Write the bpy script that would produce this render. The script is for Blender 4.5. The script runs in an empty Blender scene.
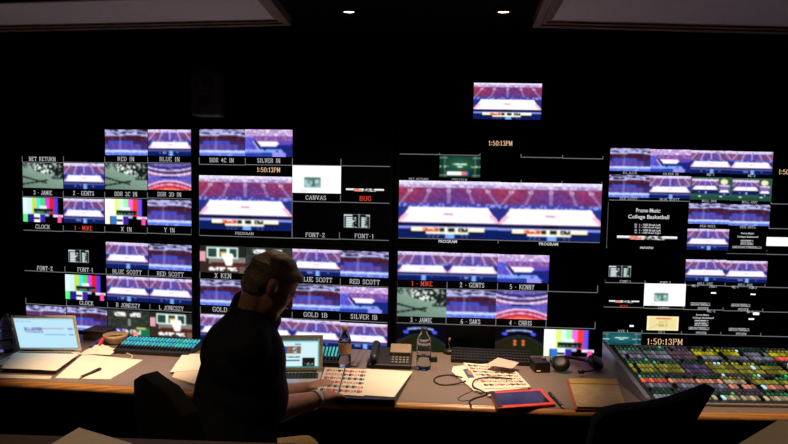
import bpy, bmesh, math, random
import numpy as np
from mathutils import Vector, Matrix, Euler

# ------------------------------------------------------------------ camera, world, exposure
SC = bpy.context.scene
COL = SC.collection
FPX, CX, CY = 650.0, 394.0, 222.0
PITCH, ROLL = math.radians(4.25), math.radians(1.0)
EYE = Vector((0, 0, 1.62))
_f = Vector((0, math.cos(PITCH), -math.sin(PITCH)))
_u = Vector((0, math.sin(PITCH), math.cos(PITCH)))
_r = Vector((1, 0, 0))
CAM_R = _r * math.cos(ROLL) + _u * math.sin(ROLL)
CAM_U = _u * math.cos(ROLL) - _r * math.sin(ROLL)
cd = bpy.data.cameras.new('camera')
cd.sensor_fit = 'HORIZONTAL'; cd.sensor_width = 36.0; cd.lens = FPX / 788.0 * 36.0
cd.clip_start = 0.02; cd.clip_end = 50
cam = bpy.data.objects.new('camera', cd); COL.objects.link(cam)
m = Matrix.Identity(4)
for i in range(3):
    m[i][0], m[i][1], m[i][2], m[i][3] = CAM_R[i], CAM_U[i], -_f[i], EYE[i]
cam.matrix_world = m
SC.camera = cam
w = bpy.data.worlds.new('dark_room'); SC.world = w; w.use_nodes = True
w.node_tree.nodes['Background'].inputs[0].default_value = (0.02, 0.022, 0.03, 1)
w.node_tree.nodes['Background'].inputs[1].default_value = 0.05
SC.view_settings.view_transform = 'Standard'
SC.view_settings.look = 'None'
SC.view_settings.exposure = 0.0
SC.view_settings.gamma = 1.0
SC.view_settings.use_curve_mapping = False
SC.cycles.max_bounces = 6
random.seed(4)
RNG = np.random.default_rng(7)

DESK_Z = 0.72      # top of the long console desk
CEIL_Z = 2.32

# ------------------------------------------------------------------ measuring helpers
def ray(px, py):
    return CAM_R * ((px - CX) / FPX) - CAM_U * ((py - CY) / FPX) + _f
def at_z(px, py, z):
    d = ray(px, py); t = (z - EYE.z) / d.z
    return EYE + d * t
def at_d(px, py, dist):            # dist = distance along the viewing direction (y)
    d = ray(px, py); return EYE + d * (dist / d.y)

# ------------------------------------------------------------------ materials
def mat(name, col, rough=0.6, metal=0.0, var=0.12, scale=30.0, bump=0.0, spec=0.5, trans=0.0, alpha=None, coat=0.0):
    m = bpy.data.materials.new(name); m.use_nodes = True
    nt = m.node_tree; b = nt.nodes['Principled BSDF']
    b.inputs['Roughness'].default_value = rough; b.inputs['Metallic'].default_value = metal
    b.inputs['Specular IOR Level'].default_value = spec
    if coat: b.inputs['Coat Weight'].default_value = coat
    if trans: b.inputs['Transmission Weight'].default_value = trans; b.inputs['IOR'].default_value = 1.33
    tc = nt.nodes.new('ShaderNodeTexCoord'); nz = nt.nodes.new('ShaderNodeTexNoise')
    nz.inputs['Scale'].default_value = scale; nz.inputs['Detail'].default_value = 4
    nt.links.new(tc.outputs['Object'], nz.inputs['Vector'])
    rp = nt.nodes.new('ShaderNodeValToRGB')
    c = np.array(col)
    rp.color_ramp.elements[0].position = .3; rp.color_ramp.elements[1].position = .7
    rp.color_ramp.elements[0].color = (*np.clip(c * (1 - var), 0, 1), 1)
    rp.color_ramp.elements[1].color = (*np.clip(c * (1 + var), 0, 1), 1)
    nt.links.new(nz.outputs['Fac'], rp.inputs['Fac']); nt.links.new(rp.outputs['Color'], b.inputs['Base Color'])
    if bump:
        bp = nt.nodes.new('ShaderNodeBump'); bp.inputs['Strength'].default_value = bump; bp.inputs['Distance'].default_value = .003
        nt.links.new(nz.outputs['Fac'], bp.inputs['Height']); nt.links.new(bp.outputs['Normal'], b.inputs['Normal'])
    return m
def glow(name, col, strength=1.0):
    m = bpy.data.materials.new(name); m.use_nodes = True
    nt = m.node_tree; nt.nodes.remove(nt.nodes['Principled BSDF'])
    e = nt.nodes.new('ShaderNodeEmission'); e.inputs['Color'].default_value = (*col, 1); e.inputs['Strength'].default_value = strength
    nt.links.new(e.outputs[0], nt.nodes['Material Output'].inputs[0]); return m
def glow_attr(name, strength):
    m = glow(name, (1, 1, 1), strength); nt = m.node_tree
    a = nt.nodes.new('ShaderNodeAttribute'); a.attribute_name = 'Col'
    nt.links.new(a.outputs['Color'], nt.nodes['Emission'].inputs['Color']); return m
def wood_mat(name, col, rough=0.4):
    m = mat(name, col, rough, var=.2, scale=6); nt = m.node_tree
    wv = nt.nodes.new('ShaderNodeTexWave'); wv.wave_type = 'BANDS'; wv.bands_direction = 'Y'
    wv.inputs['Scale'].default_value = 25; wv.inputs['Distortion'].default_value = 5; wv.inputs['Detail'].default_value = 3
    tc = [n for n in nt.nodes if n.type == 'TEX_COORD'][0]; rp = [n for n in nt.nodes if n.type == 'VALTORGB'][0]
    mp = nt.nodes.new('ShaderNodeMapping'); mp.inputs['Scale'].default_value = (.15, 1, 1)
    nt.links.new(tc.outputs['Object'], mp.inputs[0]); nt.links.new(mp.outputs[0], wv.inputs[0]); nt.links.new(wv.outputs['Fac'], rp.inputs['Fac'])
    return m
def hair_mat():
    m = mat('grey_brown_hair', (.17, .12, .078), .55, var=.5, scale=30, bump=1.0); nt = m.node_tree
    nz = [n for n in nt.nodes if n.type == 'TEX_NOISE'][0]; tc = [n for n in nt.nodes if n.type == 'TEX_COORD'][0]
    mp = nt.nodes.new('ShaderNodeMapping'); mp.inputs['Scale'].default_value = (1.2, 9, 7); mp.inputs['Rotation'].default_value = (.2, .5, .3)
    nt.links.new(tc.outputs['Object'], mp.inputs[0]); nt.links.new(mp.outputs[0], nz.inputs['Vector']); return m
M = {
 'wall': mat('black_wall_cloth', (.002, .002, .0022), .95, spec=.05, var=.3, bump=.1),
 'ceil': mat('black_ceiling_cloth', (.002, .002, .002), .95, spec=.05, var=.3),
 'panel': mat('grey_ceiling_fabric', (.62, .59, .64), .9, var=.06, scale=80),
 'trim': wood_mat('brown_trim', (.20, .13, .10), .5),
 'floor': mat('dark_carpet', (.012, .012, .014), .95, var=.4, scale=120, bump=.3),
 'desk': mat('grey_beige_laminate', (.205, .155, .135), .45, var=.06, scale=90),
 'edge': wood_mat('oak_bullnose', (.40, .18, .055), .35),
 'deskblack': mat('black_desk_front', (.008, .008, .008), .8, spec=.2),
 'bezel': mat('black_bezel_plastic', (.003, .003, .0035), .5, spec=.12),
 'glass': mat('black_screen_glass', (.002, .0025, .004), .35, spec=.12),
 'picture': glow_attr('screen_picture', 1.15),
 'keys': glow_attr('backlit_keys', 1.0),
 'white': glow('screen_white_text', (.62, .62, .66), 1.0),
 'line': glow('screen_grey_line', (.16, .17, .18), 1.0),
 'red': glow('screen_red_text', (1.0, .09, .045), 1.0),
 'orange': glow('screen_orange_text', (1.0, .62, .36), 1.0),
 'alu': mat('aluminium', (.74, .68, .58), .4, metal=.1, var=.04),
 'alukeys': mat('dark_keycaps', (.014, .014, .015), .6, spec=.3),
 'paper': mat('white_paper', (.80, .76, .68), .8, var=.03, scale=15),
 'paper2': mat('cream_paper', (.74, .63, .52), .8, var=.04, scale=15),
 'ochre': mat('ochre_binding', (.50, .32, .09), .6),
 'black': mat('black_plastic', (.012, .012, .013), .45),
 'rubber': mat('black_cable_rubber', (.015, .014, .013), .55),
 'whitecable': mat('white_cable', (.7, .66, .58), .5),
 'redplastic': mat('red_rubber_case', (.75, .06, .03), .45),
 'blueplastic': mat('blue_plastic', (.03, .05, .4), .4),
 'tabscreen': mat('tablet_glass', (.012, .016, .06), .12, spec=.6),
 'tan': mat('tan_ceramic', (.75, .52, .32), .45),
 'tandark': mat('brown_inside', (.2, .09, .04), .7),
 'greyp': mat('grey_plastic', (.22, .20, .19), .5),
 'taupe': mat('taupe_plastic', (.30, .23, .18), .5),
 'silver': mat('silver_metal', (.55, .56, .6), .3, metal=.8),
 'fabric': mat('black_chair_fabric', (.004, .004, .0045), .9, var=.3, scale=200, bump=.2, spec=.2),
 'shirt': mat('navy_polo_cotton', (.010, .011, .018), .9, var=.25, scale=150, bump=.2, spec=.2),
 'khaki': mat('khaki_cotton', (.42, .29, .14), .85, var=.12, scale=120, bump=.2),
 'skin': mat('skin', (.50, .25, .17), .5, var=.1, scale=40),
 'hair': hair_mat(),
 'shoe': mat('brown_leather', (.05, .03, .02), .4),
 'redmark': mat('red_marker', (.7, .05, .03), .5),
 'darkmark': mat('dark_print', (.05, .04, .05), .6),
 'pinkmark': mat('pink_print', (.75, .38, .28), .6),
 'console': mat('dark_console_panel', (.02, .02, .022), .4, metal=.3),
}
def plastic_clear():
    m = bpy.data.materials.new('clear_bottle_plastic'); m.use_nodes = True
    b = m.node_tree.nodes['Principled BSDF']
    b.inputs['Base Color'].default_value = (.85, .9, .95, 1); b.inputs['Roughness'].default_value = .08
    b.inputs['Transmission Weight'].default_value = 1.0; b.inputs['IOR'].default_value = 1.2
    return m
M['clear'] = plastic_clear()
M['label'] = mat('orange_bottle_label', (.55, .30, .14), .5)
M['cap'] = mat('dark_bottle_cap', (.03, .04, .05), .4)

# ------------------------------------------------------------------ object helpers
def link(name, me, material=None, parent=None):
    o = bpy.data.objects.new(name, me); COL.objects.link(o)
    if material is not None and len(me.materials) == 0: me.materials.append(material)
    if parent is not None: o.parent = parent
    return o
def from_bm(name, bm, material, parent=None, smooth=False):
    me = bpy.data.meshes.new(name)
    bmesh.ops.recalc_face_normals(bm, faces=bm.faces[:])
    bm.to_mesh(me); bm.free()
    if smooth:
        me.polygons.foreach_set('use_smooth', [True] * len(me.polygons))
    return link(name, me, material, parent)
def thing(name, label, cat, loc=(0, 0, 0), rz=0.0, group=None):
    o = bpy.data.objects.new(name, None); COL.objects.link(o)
    o.empty_display_size = .05
    o.location = loc; o.rotation_euler = (0, 0, rz); o['label'] = label; o['category'] = cat
    if group: o['group'] = group
    return o
def tag(o, label, cat, group=None):
    o['label'] = label; o['category'] = cat
    if group: o['group'] = group
    return o
def struct(o): o['kind'] = 'structure'; return o
def box(bm, c, s, rot=None, bev=0.0, seg=2):
    r = bmesh.ops.create_cube(bm, size=1.0)
    vs = r['verts']
    bmesh.ops.scale(bm, vec=s, verts=vs)
    if bev:
        es = list({e for v in vs for e in v.link_edges})
        g = bmesh.ops.bevel(bm, geom=es, offset=bev, segments=seg, profile=.5, affect='EDGES')
        vs = list({v for f in g['faces'] for v in f.verts} | {v for v in vs if v.is_valid})
    if rot is not None: bmesh.ops.rotate(bm, cent=(0, 0, 0), matrix=rot, verts=vs)
    bmesh.ops.translate(bm, vec=c, verts=vs)
    return vs
def boxo(name, c, s, material, parent=None, rot=None, bev=0.0, seg=2):
    bm = bmesh.new(); box(bm, c, s, rot, bev, seg); return from_bm(name, bm, material, parent)
def prism(name, pts, z0, z1, material, parent=None, bev=0.0):
    """polygon (x,y) list extruded from z0 to z1"""
    bm = bmesh.new()
    bot = [bm.verts.new((p[0], p[1], z0)) for p in pts]; top = [bm.verts.new((p[0], p[1], z1)) for p in pts]
    n = len(pts)
    bm.faces.new(bot[::-1]); bm.faces.new(top)
    for i in range(n): bm.faces.new((bot[i], bot[(i + 1) % n], top[(i + 1) % n], top[i]))
    if bev:
        bmesh.ops.bevel(bm, geom=bm.edges[:], offset=bev, segments=2, profile=.5, affect='EDGES')
    return from_bm(name, bm, material, parent)
def tube(name, pts, r, material, parent=None, res=6, cyclic=False, smooth_pts=True):
    """round tube through points (numpy catmull-rom)"""
    P = [Vector(p) for p in pts]
    if smooth_pts and len(P) > 2:
        Q = []
        for i in range(len(P) - 1):
            p0 = P[max(i - 1, 0)]; p1 = P[i]; p2 = P[i + 1]; p3 = P[min(i + 2, len(P) - 1)]
            for k in range(6):
                t = k / 6
                Q.append(.5 * ((2 * p1) + (p2 - p0) * t + (2 * p0 - 5 * p1 + 4 * p2 - p3) * t * t + (3 * p1 - p0 - 3 * p2 + p3) * t ** 3))
        Q.append(P[-1]); P = Q
    rr = r if hasattr(r, '__len__') else [r] * len(P)
    if len(rr) != len(P): rr = list(np.interp(np.linspace(0, 1, len(P)), np.linspace(0, 1, len(rr)), rr))
    bm = bmesh.new(); rings = []
    ref = Vector((0, 0, 1))
    for i, p in enumerate(P):
        t = (P[min(i + 1, len(P) - 1)] - P[max(i - 1, 0)]).normalized()
        a = t.cross(ref)
        if a.length < .05: a = t.cross(Vector((1, 0, 0)))
        a.normalize(); b = t.cross(a)
        rings.append([bm.verts.new(p + (a * math.cos(2 * math.pi * k / res) + b * math.sin(2 * math.pi * k / res)) * rr[i]) for k in range(res)])
    for i in range(len(rings) - 1):
        for k in range(res): bm.faces.new((rings[i][k], rings[i][(k + 1) % res], rings[i + 1][(k + 1) % res], rings[i + 1][k]))
    bm.faces.new(rings[0][::-1]); bm.faces.new(rings[-1])
    return from_bm(name, bm, material, parent, smooth=True)
def lathe(name, prof, material, parent=None, n=20, loc=(0, 0, 0), cap=True):
    bm = bmesh.new(); rings = []
    for r, z in prof:
        rings.append([bm.verts.new((loc[0] + r * math.cos(2 * math.pi * k / n), loc[1] + r * math.sin(2 * math.pi * k / n), loc[2] + z)) for k in range(n)])
    for i in range(len(rings) - 1):
        for k in range(n): bm.faces.new((rings[i][k], rings[i][(k + 1) % n], rings[i + 1][(k + 1) % n], rings[i + 1][k]))
    if cap: bm.faces.new(rings[0][::-1]); bm.faces.new(rings[-1])
    return from_bm(name, bm, material, parent, smooth=True)
def srgb(c):
    c = np.asarray(c, float)
    return np.where(c <= .04045, c / 12.92, ((c + .055) / 1.055) ** 2.4)
def col_mesh(name, verts, faces, cols, material):
    """mesh whose point colours (sRGB) give the emitted picture"""
    me = bpy.data.meshes.new(name); me.from_pydata(verts, [], faces)
    a = me.color_attributes.new('Col', 'FLOAT_COLOR', 'POINT')
    c = np.ones((len(verts), 4), np.float32); c[:, :3] = srgb(np.clip(cols, 0, 1))
    a.data.foreach_set('color', c.ravel()); me.materials.append(material); me.update()
    return me

# ------------------------------------------------------------------ structure: room shell
COLS = [(-1.578, 3.545, -.178), (-.530, 3.387, -.124), (.533, 3.298, -.049), (1.587, 3.280, -.003)]   # the gently bowed monitor wall
SW, SH = 1.02, .578
UP_Z, LO_Z = 1.262, .648
wl = []
for (x, y, a) in COLS:
    for s in (-.53, .53): wl.append((x + s * math.cos(a) - .14 * math.sin(a), y + s * math.sin(a) + .14 * math.cos(a)))
line = [(-2.75, wl[0][1] + .12)] + [wl[0]] + [((wl[i][0] + wl[i + 1][0]) / 2, (wl[i][1] + wl[i + 1][1]) / 2) for i in (1, 3, 5)] + [wl[7], (2.75, wl[7][1])]
struct(prism('wall_back', line + [(2.75, 4.0), (-2.75, 4.0)], 0, CEIL_Z, M['wall']))
struct(boxo('floor', (0, 1.2, -.05), (5.7, 5.8, .1), M['floor']))
struct(boxo('ceiling', (0, 1.2, CEIL_Z + .05), (5.7, 5.8, .1), M['ceil']))
struct(boxo('wall_left', (-2.8, 1.2, CEIL_Z / 2), (.1, 5.6, CEIL_Z), M['wall']))
struct(boxo('wall_right', (2.8, 1.2, CEIL_Z / 2), (.1, 5.6, CEIL_Z), M['wall']))
struct(boxo('wall_front', (0, -1.6, CEIL_Z / 2), (5.5, .1, CEIL_Z), M['wall']))

# ------------------------------------------------------------------ ceiling panels with stepped moulding
def inset(poly, k):                 # scale a polygon towards its centre
    c = sum((Vector(p) for p in poly), Vector((0, 0))) / len(poly)
    return poly
def ceiling_panel(label, outer_px, inner_px):
    zt = CEIL_Z
    root = thing('ceiling_panel', label, 'ceiling panel', (0, 0, 0), group='grey ceiling panels with brown moulding')
    z0 = CEIL_Z - .03
    O = [at_z(x, y, z0) for x, y in outer_px]; I = [at_z(x, y, z0) for x, y in inner_px]
    prism('fabric_board', [(p.x, p.y) for p in I], z0 + .004, CEIL_Z - .0005, M['panel'], root)
    n = len(O)
    for i in range(n):
        a, b, c, d = O[i], O[(i + 1) % n], I[(i + 1) % n], I[i]
        # each side of the frame is a two-step moulding with a groove between
        for (t0, t1, dz) in ((0, .40, 0.0), (.46, .72, .006), (.78, 1.0, .012)):
            q = [a.lerp(d, t0), b.lerp(c, t0), b.lerp(c, t1), a.lerp(d, t1)]
            prism('moulding', [(p.x, p.y) for p in q], z0 - .008 + dz, CEIL_Z - .0005, M['trim'], root)
    return root
ceiling_panel('grey ceiling panel at the upper left with brown moulding', [(-60, 32), (291, 24), (266, -8), (-60, 3)], [(-60, 27), (274, 20), (254, -3), (-60, 6)])
ceiling_panel('grey ceiling panel at the upper right with brown moulding', [(533, 26), (850, 34.5), (850, -60), (566, -60)], [(552, 21), (850, 28.5), (850, -52), (596, -52)])

# ------------------------------------------------------------------ downlights
def downlight(p, watts, label, size=62, tgt=None):
    root = thing('downlight', label, 'ceiling light', (p[0], p[1], CEIL_Z), group='recessed ceiling downlights')
    lathe('trim_ring', [(.024, -.0005), (.040, -.0005), (.042, -.006), (.034, -.010), (.026, -.006), (.024, -.0005)], M['bezel'], root, n=24, cap=False)
    lathe('lens', [(.0005, -.002), (.016, -.004), (.025, -.002)], glow('lamp_lens', (1, .82, .6), 6.0), root, n=20, cap=False)
    ld = bpy.data.lights.new('spot', 'SPOT'); ld.energy = watts; ld.color = (1.0, .70, .42); ld.spot_size = math.radians(size); ld.spot_blend = .9
    ld.shadow_soft_size = .025
    lo = bpy.data.objects.new('lamp', ld); COL.objects.link(lo); lo.parent = root; lo.location = (0, 0, -.03)
    if tgt is not None:
        d = Vector(tgt) - Vector((p[0], p[1], CEIL_Z - .03)); lo.rotation_euler = d.to_track_quat('-Z', 'Y').to_euler()
    return root
p1 = at_z(349, 11, CEIL_Z); p2 = at_z(503.5, 11, CEIL_Z)
downlight(p1, 36, 'small lit downlight in the black ceiling, the left of the two', size=100, tgt=(p1.x - .05, p1.y - .2, 0))
downlight(p2, 150, 'small lit downlight in the black ceiling, the right of the two', size=48, tgt=(p2.x - .14, p2.y + .02, DESK_Z))
downlight((-1.12, 2.46), 190, 'downlight above the left laptop and its papers', size=36, tgt=(-1.24, 2.93, DESK_Z))
downlight((1.40, 2.36), 100, 'downlight above the switcher console', size=40, tgt=(1.42, 2.50, DESK_Z))
downlight((-.92, 1.25), 13, 'added unseen fill downlight over the papers on the left of the rear desk', size=84, tgt=(-.86, 1.46, 1.0))  # out-of-view fill, added to brighten the papers and the man's near side
downlight((.95, 1.15), 7, 'added unseen fill downlight over the binder on the right of the rear desk', size=30, tgt=(.88, 1.36, 1.0))  # out-of-view lamp added only to brighten the binder

# ------------------------------------------------------------------ pictures for the screens
def grid(w, h):
    u, v = np.meshgrid(np.linspace(0, 1, w), np.linspace(0, 1, h)); return u, v
def lay(img, mask, col, a=1.0):
    mask = np.asarray(mask, float)[..., None] * a
    img[:] = img * (1 - mask) + np.array(col) * mask
def noise(h, w, sx, sy):
    n = RNG.random((max(2, int(h / sy) + 2), max(2, int(w / sx) + 2)))
    yi = np.linspace(0, n.shape[0] - 1.001, h); xi = np.linspace(0, n.shape[1] - 1.001, w)
    y0 = yi.astype(int); x0 = xi.astype(int); fy = (yi - y0)[:, None]; fx = (xi - x0)[None]
    return (n[y0][:, x0] * (1 - fy) * (1 - fx) + n[y0 + 1][:, x0] * fy * (1 - fx) + n[y0][:, x0 + 1] * (1 - fy) * fx + n[y0 + 1][:, x0 + 1] * fy * fx)
def arena(w=56, h=32, bug=False, redness=.5):
    u, v = grid(w, h); img = np.zeros((h, w, 3))
    n1 = noise(h, w, 2, 2)
    lay(img, v < .12, (.86, .80, .92)); lay(img, (v < .12) & (n1 > .72), (.45, .40, .62), .8)
    st = (v >= .12) & (v < .42)
    cx = np.exp(-((u - .5) / .28) ** 2)
    base = (np.stack([.66 - .26 * cx, .22 + .02 * cx, .32 + .24 * cx], -1) if bug else np.stack([.50 - .14 * cx, .30 - .02 * cx, .46 + .16 * cx], -1)) * (.78 + .4 * n1[..., None])
    img[st] = base[st]
    for k, x0 in enumerate((.09, .29, .5, .71, .91)):
        xl = .5 + (x0 - .5) * (.86 + (v - .12) * 1.1)
        wd = .015 if bug else .018
        lay(img, st & (np.abs(u - xl) < wd), (.75, .68, .86), .85)
    if bug:
        base2 = np.stack([.64 - .34 * (v - .12) / .3 - .12 * u, .20 + 0 * u, .30 + .24 * (v - .12) / .3 + .10 * u], -1) * (.80 + .3 * n1[..., None])
        img[st] = .55 * img[st] + .45 * base2[st]
        for x0 in (.09, .29, .5, .71, .91):
            lay(img, ((u - .5 - (x0 - .5) * .93) / .022) ** 2 + ((v - .17) / .030) ** 2 < 1, (.86, .80, .94)); lay(img, ((u - .5 - (x0 - .5) * .93) / .009) ** 2 + ((v - .17) / .014) ** 2 < 1, (.15, .12, .3))
    lay(img, (v >= .40) & (v < .50), (.22, .26, .62)); lay(img, (v >= .40) & (v < .50) & (n1 > .62), (.62, .64, .95), .8)
    t = (v - .46) / .27
    lb = np.clip(.11 - .13 * np.clip(t, 0, 1) ** 1.2, -.02, 1); ct = (v >= .46) & (v < .73)
    inside = ct & (u > lb) & (u < 1 - lb)
    lay(img, ct & ~inside, (.14, .18, .50))
    lay(img, inside, (1, .95, 1.0))
    lay(img, inside & ((u < lb + .05) | (u > .95 - lb)) & (t > .45), (1, .66, .76), .8)
    lay(img, inside & (np.abs(v - .58) < .012) & (np.abs(u - .5) < .05), (.75, .6, .72))
    lay(img, (v >= .73) & (v < .80), (.07, .07, .26)); lay(img, (v >= .73) & (v < .80) & (np.abs(u - .5) < .07), (.02, .02, .10))
    lay(img, (v >= .80) & (v < .835), (.55, .58, .90))
    lay(img, v >= .835, (.05, .11, .36))
    lay(img, (v >= .835) & (np.abs(u - .52) < .045), (.45, .66, .95))
    if bug:
        for dx in (.11, .15, -.11, -.15, -.19):
            lay(img, (v > .88) & (np.abs(u - .52 - dx * (1 + (v - .88))) < .006), (.35, .35, .55))
        lay(img, (v > .825) & (v < .915) & (u > .12) & (u < .86), (.05, .05, .10))
        lay(img, (v > .815) & (v < .885) & (u > .13) & (u < .86), (.98, .96, .86))
        lay(img, (v > .86) & (v < .925) & (u > .28) & (u < .70), (.93, .93, .84))
        n2 = noise(h, w, 2.5, 2)
        lay(img, (v > .82) & (v < .88) & (u > .25) & (u < .41) & (n2 > .35), (.80, .30, .22))
        lay(img, (v > .825) & (v < .885) & (((u > .42) & (u < .46)) | ((u > .50) & (u < .56)) | ((u > .60) & (u < .69) & (n2 > .3))), (.08, .10, .10))
        lay(img, (v < .05) & (n1 > .6), (.98, .97, 1)); lay(img, (v < .11) & (v > .05) & (n1 > .45), (.55, .52, .75), .7)
    else:
        n2 = noise(h, w, 2, 2)
        lay(img, (v > .84) & (v < .92) & (u > .2) & (u < .75) & (n2 > .66), (.75, .78, .98), .8)
    return img * (.95 + .1 * RNG.random((h, w, 1)))
def stands(w=56, h=32, light=0.0):
    u, v = grid(w, h); img = np.zeros((h, w, 3)); n1 = noise(h, w, 4, 1.6); n2 = noise(h, w, 2, 2)
    wob = .03 * np.sin(u * 7) + .06 * (u > .6) * (u - .6)
    vv = v - wob
    lay(img, vv < .26, (.30, .28, .45)); lay(img, (vv < .22) & (n1 > .55), (.72, .70, .90), .9); lay(img, (vv < .2) & (n1 < .35), (.10, .08, .16), .8)
    lay(img, np.abs(vv - .20) < .022, (.80, .82, 1.0)); lay(img, np.abs(vv - .07) < .018, (.70, .70, .88))
    lay(img, (vv >= .26) & (vv < .46), (.24 + .1 * light, .09 + .1 * light, .16 + .25 * light)); lay(img, (vv >= .26) & (vv < .42) & (n2 > .6), (.38, .18, .28), .7)
    lay(img, (v >= .42) & (v < .58), (.20, .15, .36)); lay(img, (v >= .43) & (v < .58) & (u > .08) & (u < .66), (.24, .30, .74))
    lay(img, (v >= .58) & (v < .80), (.30, .26, .62)); lay(img, (v >= .58) & (v < .80) & (np.sin(u * 42) > .2), (.45, .30, .58), .7)
    lay(img, (v >= .58) & (v < .80) & (u > .85), (.18, .14, .34), .7)
    lay(img, (v >= .79) & (v < .90), (.78, .86, 1.0)); lay(img, (v >= .79) & (v < .83) & (n2 < .4), (.45, .50, .90), .7)
    lay(img, v >= .90, (.36, .44, .86)); lay(img, (v >= .88) & (n2 > .7), (.75, .80, 1.0), .6)
    lay(img, (np.abs(u - .36) < .03) & (v < .95), (.80, .80, 1), .25)
    return img * (.93 + .12 * RNG.random((h, w, 1)))
def corner(w=56, h=32):
    u, v = grid(w, h); img = np.zeros((h, w, 3)); n1 = noise(h, w, 2, 2)
    lay(img, v >= 0, (.36, .28, .72))
    lay(img, v < .26, (.70, .58, .80)); lay(img, (v < .24) & (n1 > .6), (.95, .86, 1), .9); lay(img, (v >= .24) & (v < .42) & (u > .15), (.46, .30, .60)); lay(img, (v >= .26) & (v < .4) & (n1 > .6), (.74, .52, .75), .7)
    lay(img, (u + v * .3 < .30) & (v > .3), (.32, .32, .80)); lay(img, (u + v * .3 < .3) & (v > .3) & (n1 > .6), (.48, .44, .90), .6)
    c = (v > .44) & (v < .64) & (u > .24 + .5 * (v - .44)) & (u < .72 - .6 * np.abs(v - .52))
    lay(img, (v > .5) & (u > .36) & (v > .62 - .12 * (u - .36)), (.10, .14, .46))
    lay(img, c, (1, .95, 1))
    lay(img, (np.abs(u - .22 - .42 * (v - .45)) < .022) & (v > .42) & (v < .76), (.06, .06, .2))
    lay(img, (np.abs(u - .17 - .42 * (v - .45)) < .02) & (v > .42) & (v < .82), (.75, .75, 1))
    lay(img, (v > .74) & (v < .84) & (u < .8) & (n1 > .35), (.55, .70, 1.0), .9)
    lay(img, (v > .84) & (u > .58) & (u < .86), (.60, .56, .95)); lay(img, (v > .88) & (u < .55), (.16, .24, .66))
    return img * (.94 + .1 * RNG.random((h, w, 1)))
def floorcam(w=56, h=32):
    u, v = grid(w, h); img = np.zeros((h, w, 3)); n1 = noise(h, w, 1.6, 2.2)
    g = .66 + .1 * u - .16 * v; img[:] = np.stack([g * .80, g * .98, g * .88], -1)
    top = v < .18 + .42 * u
    lay(img, top, (.10, .15, .13)); lay(img, top & (n1 > .52), (.98, 1, .99), .95); lay(img, top & (u < .3), (.30, .40, .36), .6)
    lay(img, (u > .72) & (v < .62), (.06, .09, .08), .7); lay(img, (u > .72) & (v < .55) & (n1 > .6), (.7, .78, .74), .8)
    lay(img, (np.abs(v - .55 - .42 * u) < .025) & (u < .6), (.05, .09, .08)); lay(img, (np.abs(v - .86 + .3 * u) < .025) & (u < .62), (.05, .09, .08))
    return img * (.92 + .1 * RNG.random((h, w, 1)))
def bowl(w=56, h=32):
    u, v = grid(w, h); img = np.zeros((h, w, 3)); n1 = noise(h, w, 2, 2)
    x = (u - .5) * 2
    a = v + .14 * x * x; b = v - .25 * x * x
    lay(img, v >= 0, (.42, .34, .70))
    for c0, wd, col in ((.08, .05, (.2, .18, .42)), (.16, .03, (.85, .84, 1)), (.26, .05, (.34, .18, .35)), (.34, .04, (.92, .85, .98)), (.42, .03, (.6, .36, .5))):
        lay(img, np.abs(a - .1 - c0) < wd * .8 if False else np.abs(v + .12 * (1 - x * x) * -1 + 0.02 - c0) < wd, col)
    lay(img, (v > .50) & (v < .60), (.30, .33, .80)); lay(img, (v > .48) & (v < .52) & (np.abs(x) < .4), (.12, .1, .3))
    d = v - .62 - .20 * x * x
    lay(img, d > 0, (.95, .82, .95)); lay(img, d > .07, (.66, .16, .30)); lay(img, (d > .15) & (d < .20), (.9, .75, .9)); lay(img, d > .20, (.78, .16, .22)); lay(img, (d > .30), (.95, .45, .35))
    lay(img, n1 > .75, (.9, .85, 1), .3)
    return img * (.93 + .1 * RNG.random((h, w, 1)))
def bars(w=72, h=40, hot=False):
    u, v = grid(w, h); img = np.zeros((h, w, 3))
    cs = [(.84, .94, .96), (.80, .90, .92), (.76, .86, .30), (.35, .85, .88), (.22, .88, .40), (.85, .25, .88), (.86, .12, .16), (.32, .22, .86), (0, 0, 0)] if not hot else \
         [(1, 1, 1), (.98, 1, .96), (.88, .96, .50), (.82, .97, .94), (.62, .95, .66), (.92, .42, .85), (.96, .22, .20), (.42, .30, .92), (0, 0, 0)]
    ed = [0, .12, .23, .345, .45, .56, .665, .78, .88, 1.01]
    for k in range(9): lay(img, (u >= ed[k]) & (u < ed[k + 1]), cs[k])
    low = v > .68
    lay(img, low, (0, 0, 0))
    lay(img, low & (u < .12), (.35, .92, .48) if not hot else (.95, .97, .86)); lay(img, low & (u > .13) & (u < .30), (.14, .10, .55) if not hot else (.2, .45, .8))
    lay(img, low & (u > .27) & (u < .43), (.96, .98, .98)); lay(img, (v > .80) & (v < .88) & (u > .28) & (u < .42), (.1, .1, .16)); lay(img, low & (u > .43) & (u < .55), (.26, .12, .62))
    lay(img, (v > .68) & (v < .76) & (u > .56) & (u < .66), (.5, .85, .95)); lay(img, (v > .68) & (v < .78) & (u > .76), (.95, .9, .98)); lay(img, (v > .74) & (u > .86) & (u < .97), (.95, .32, .66))
    lay(img, (v > .44) & (v < .62) & (u > .27) & (u < .75), (.06, .1, .10)); n2 = noise(h, w, 1.5, 2)
    lay(img, (v > .56) & (v < .60) & (u > .27) & (u < .75) & (n2 > .4), (.6, .7, .65), .7); lay(img, (v > .31) & (v < .44) & (u > .42) & (u < .6), (.9, .97, .92))
    return img
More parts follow.
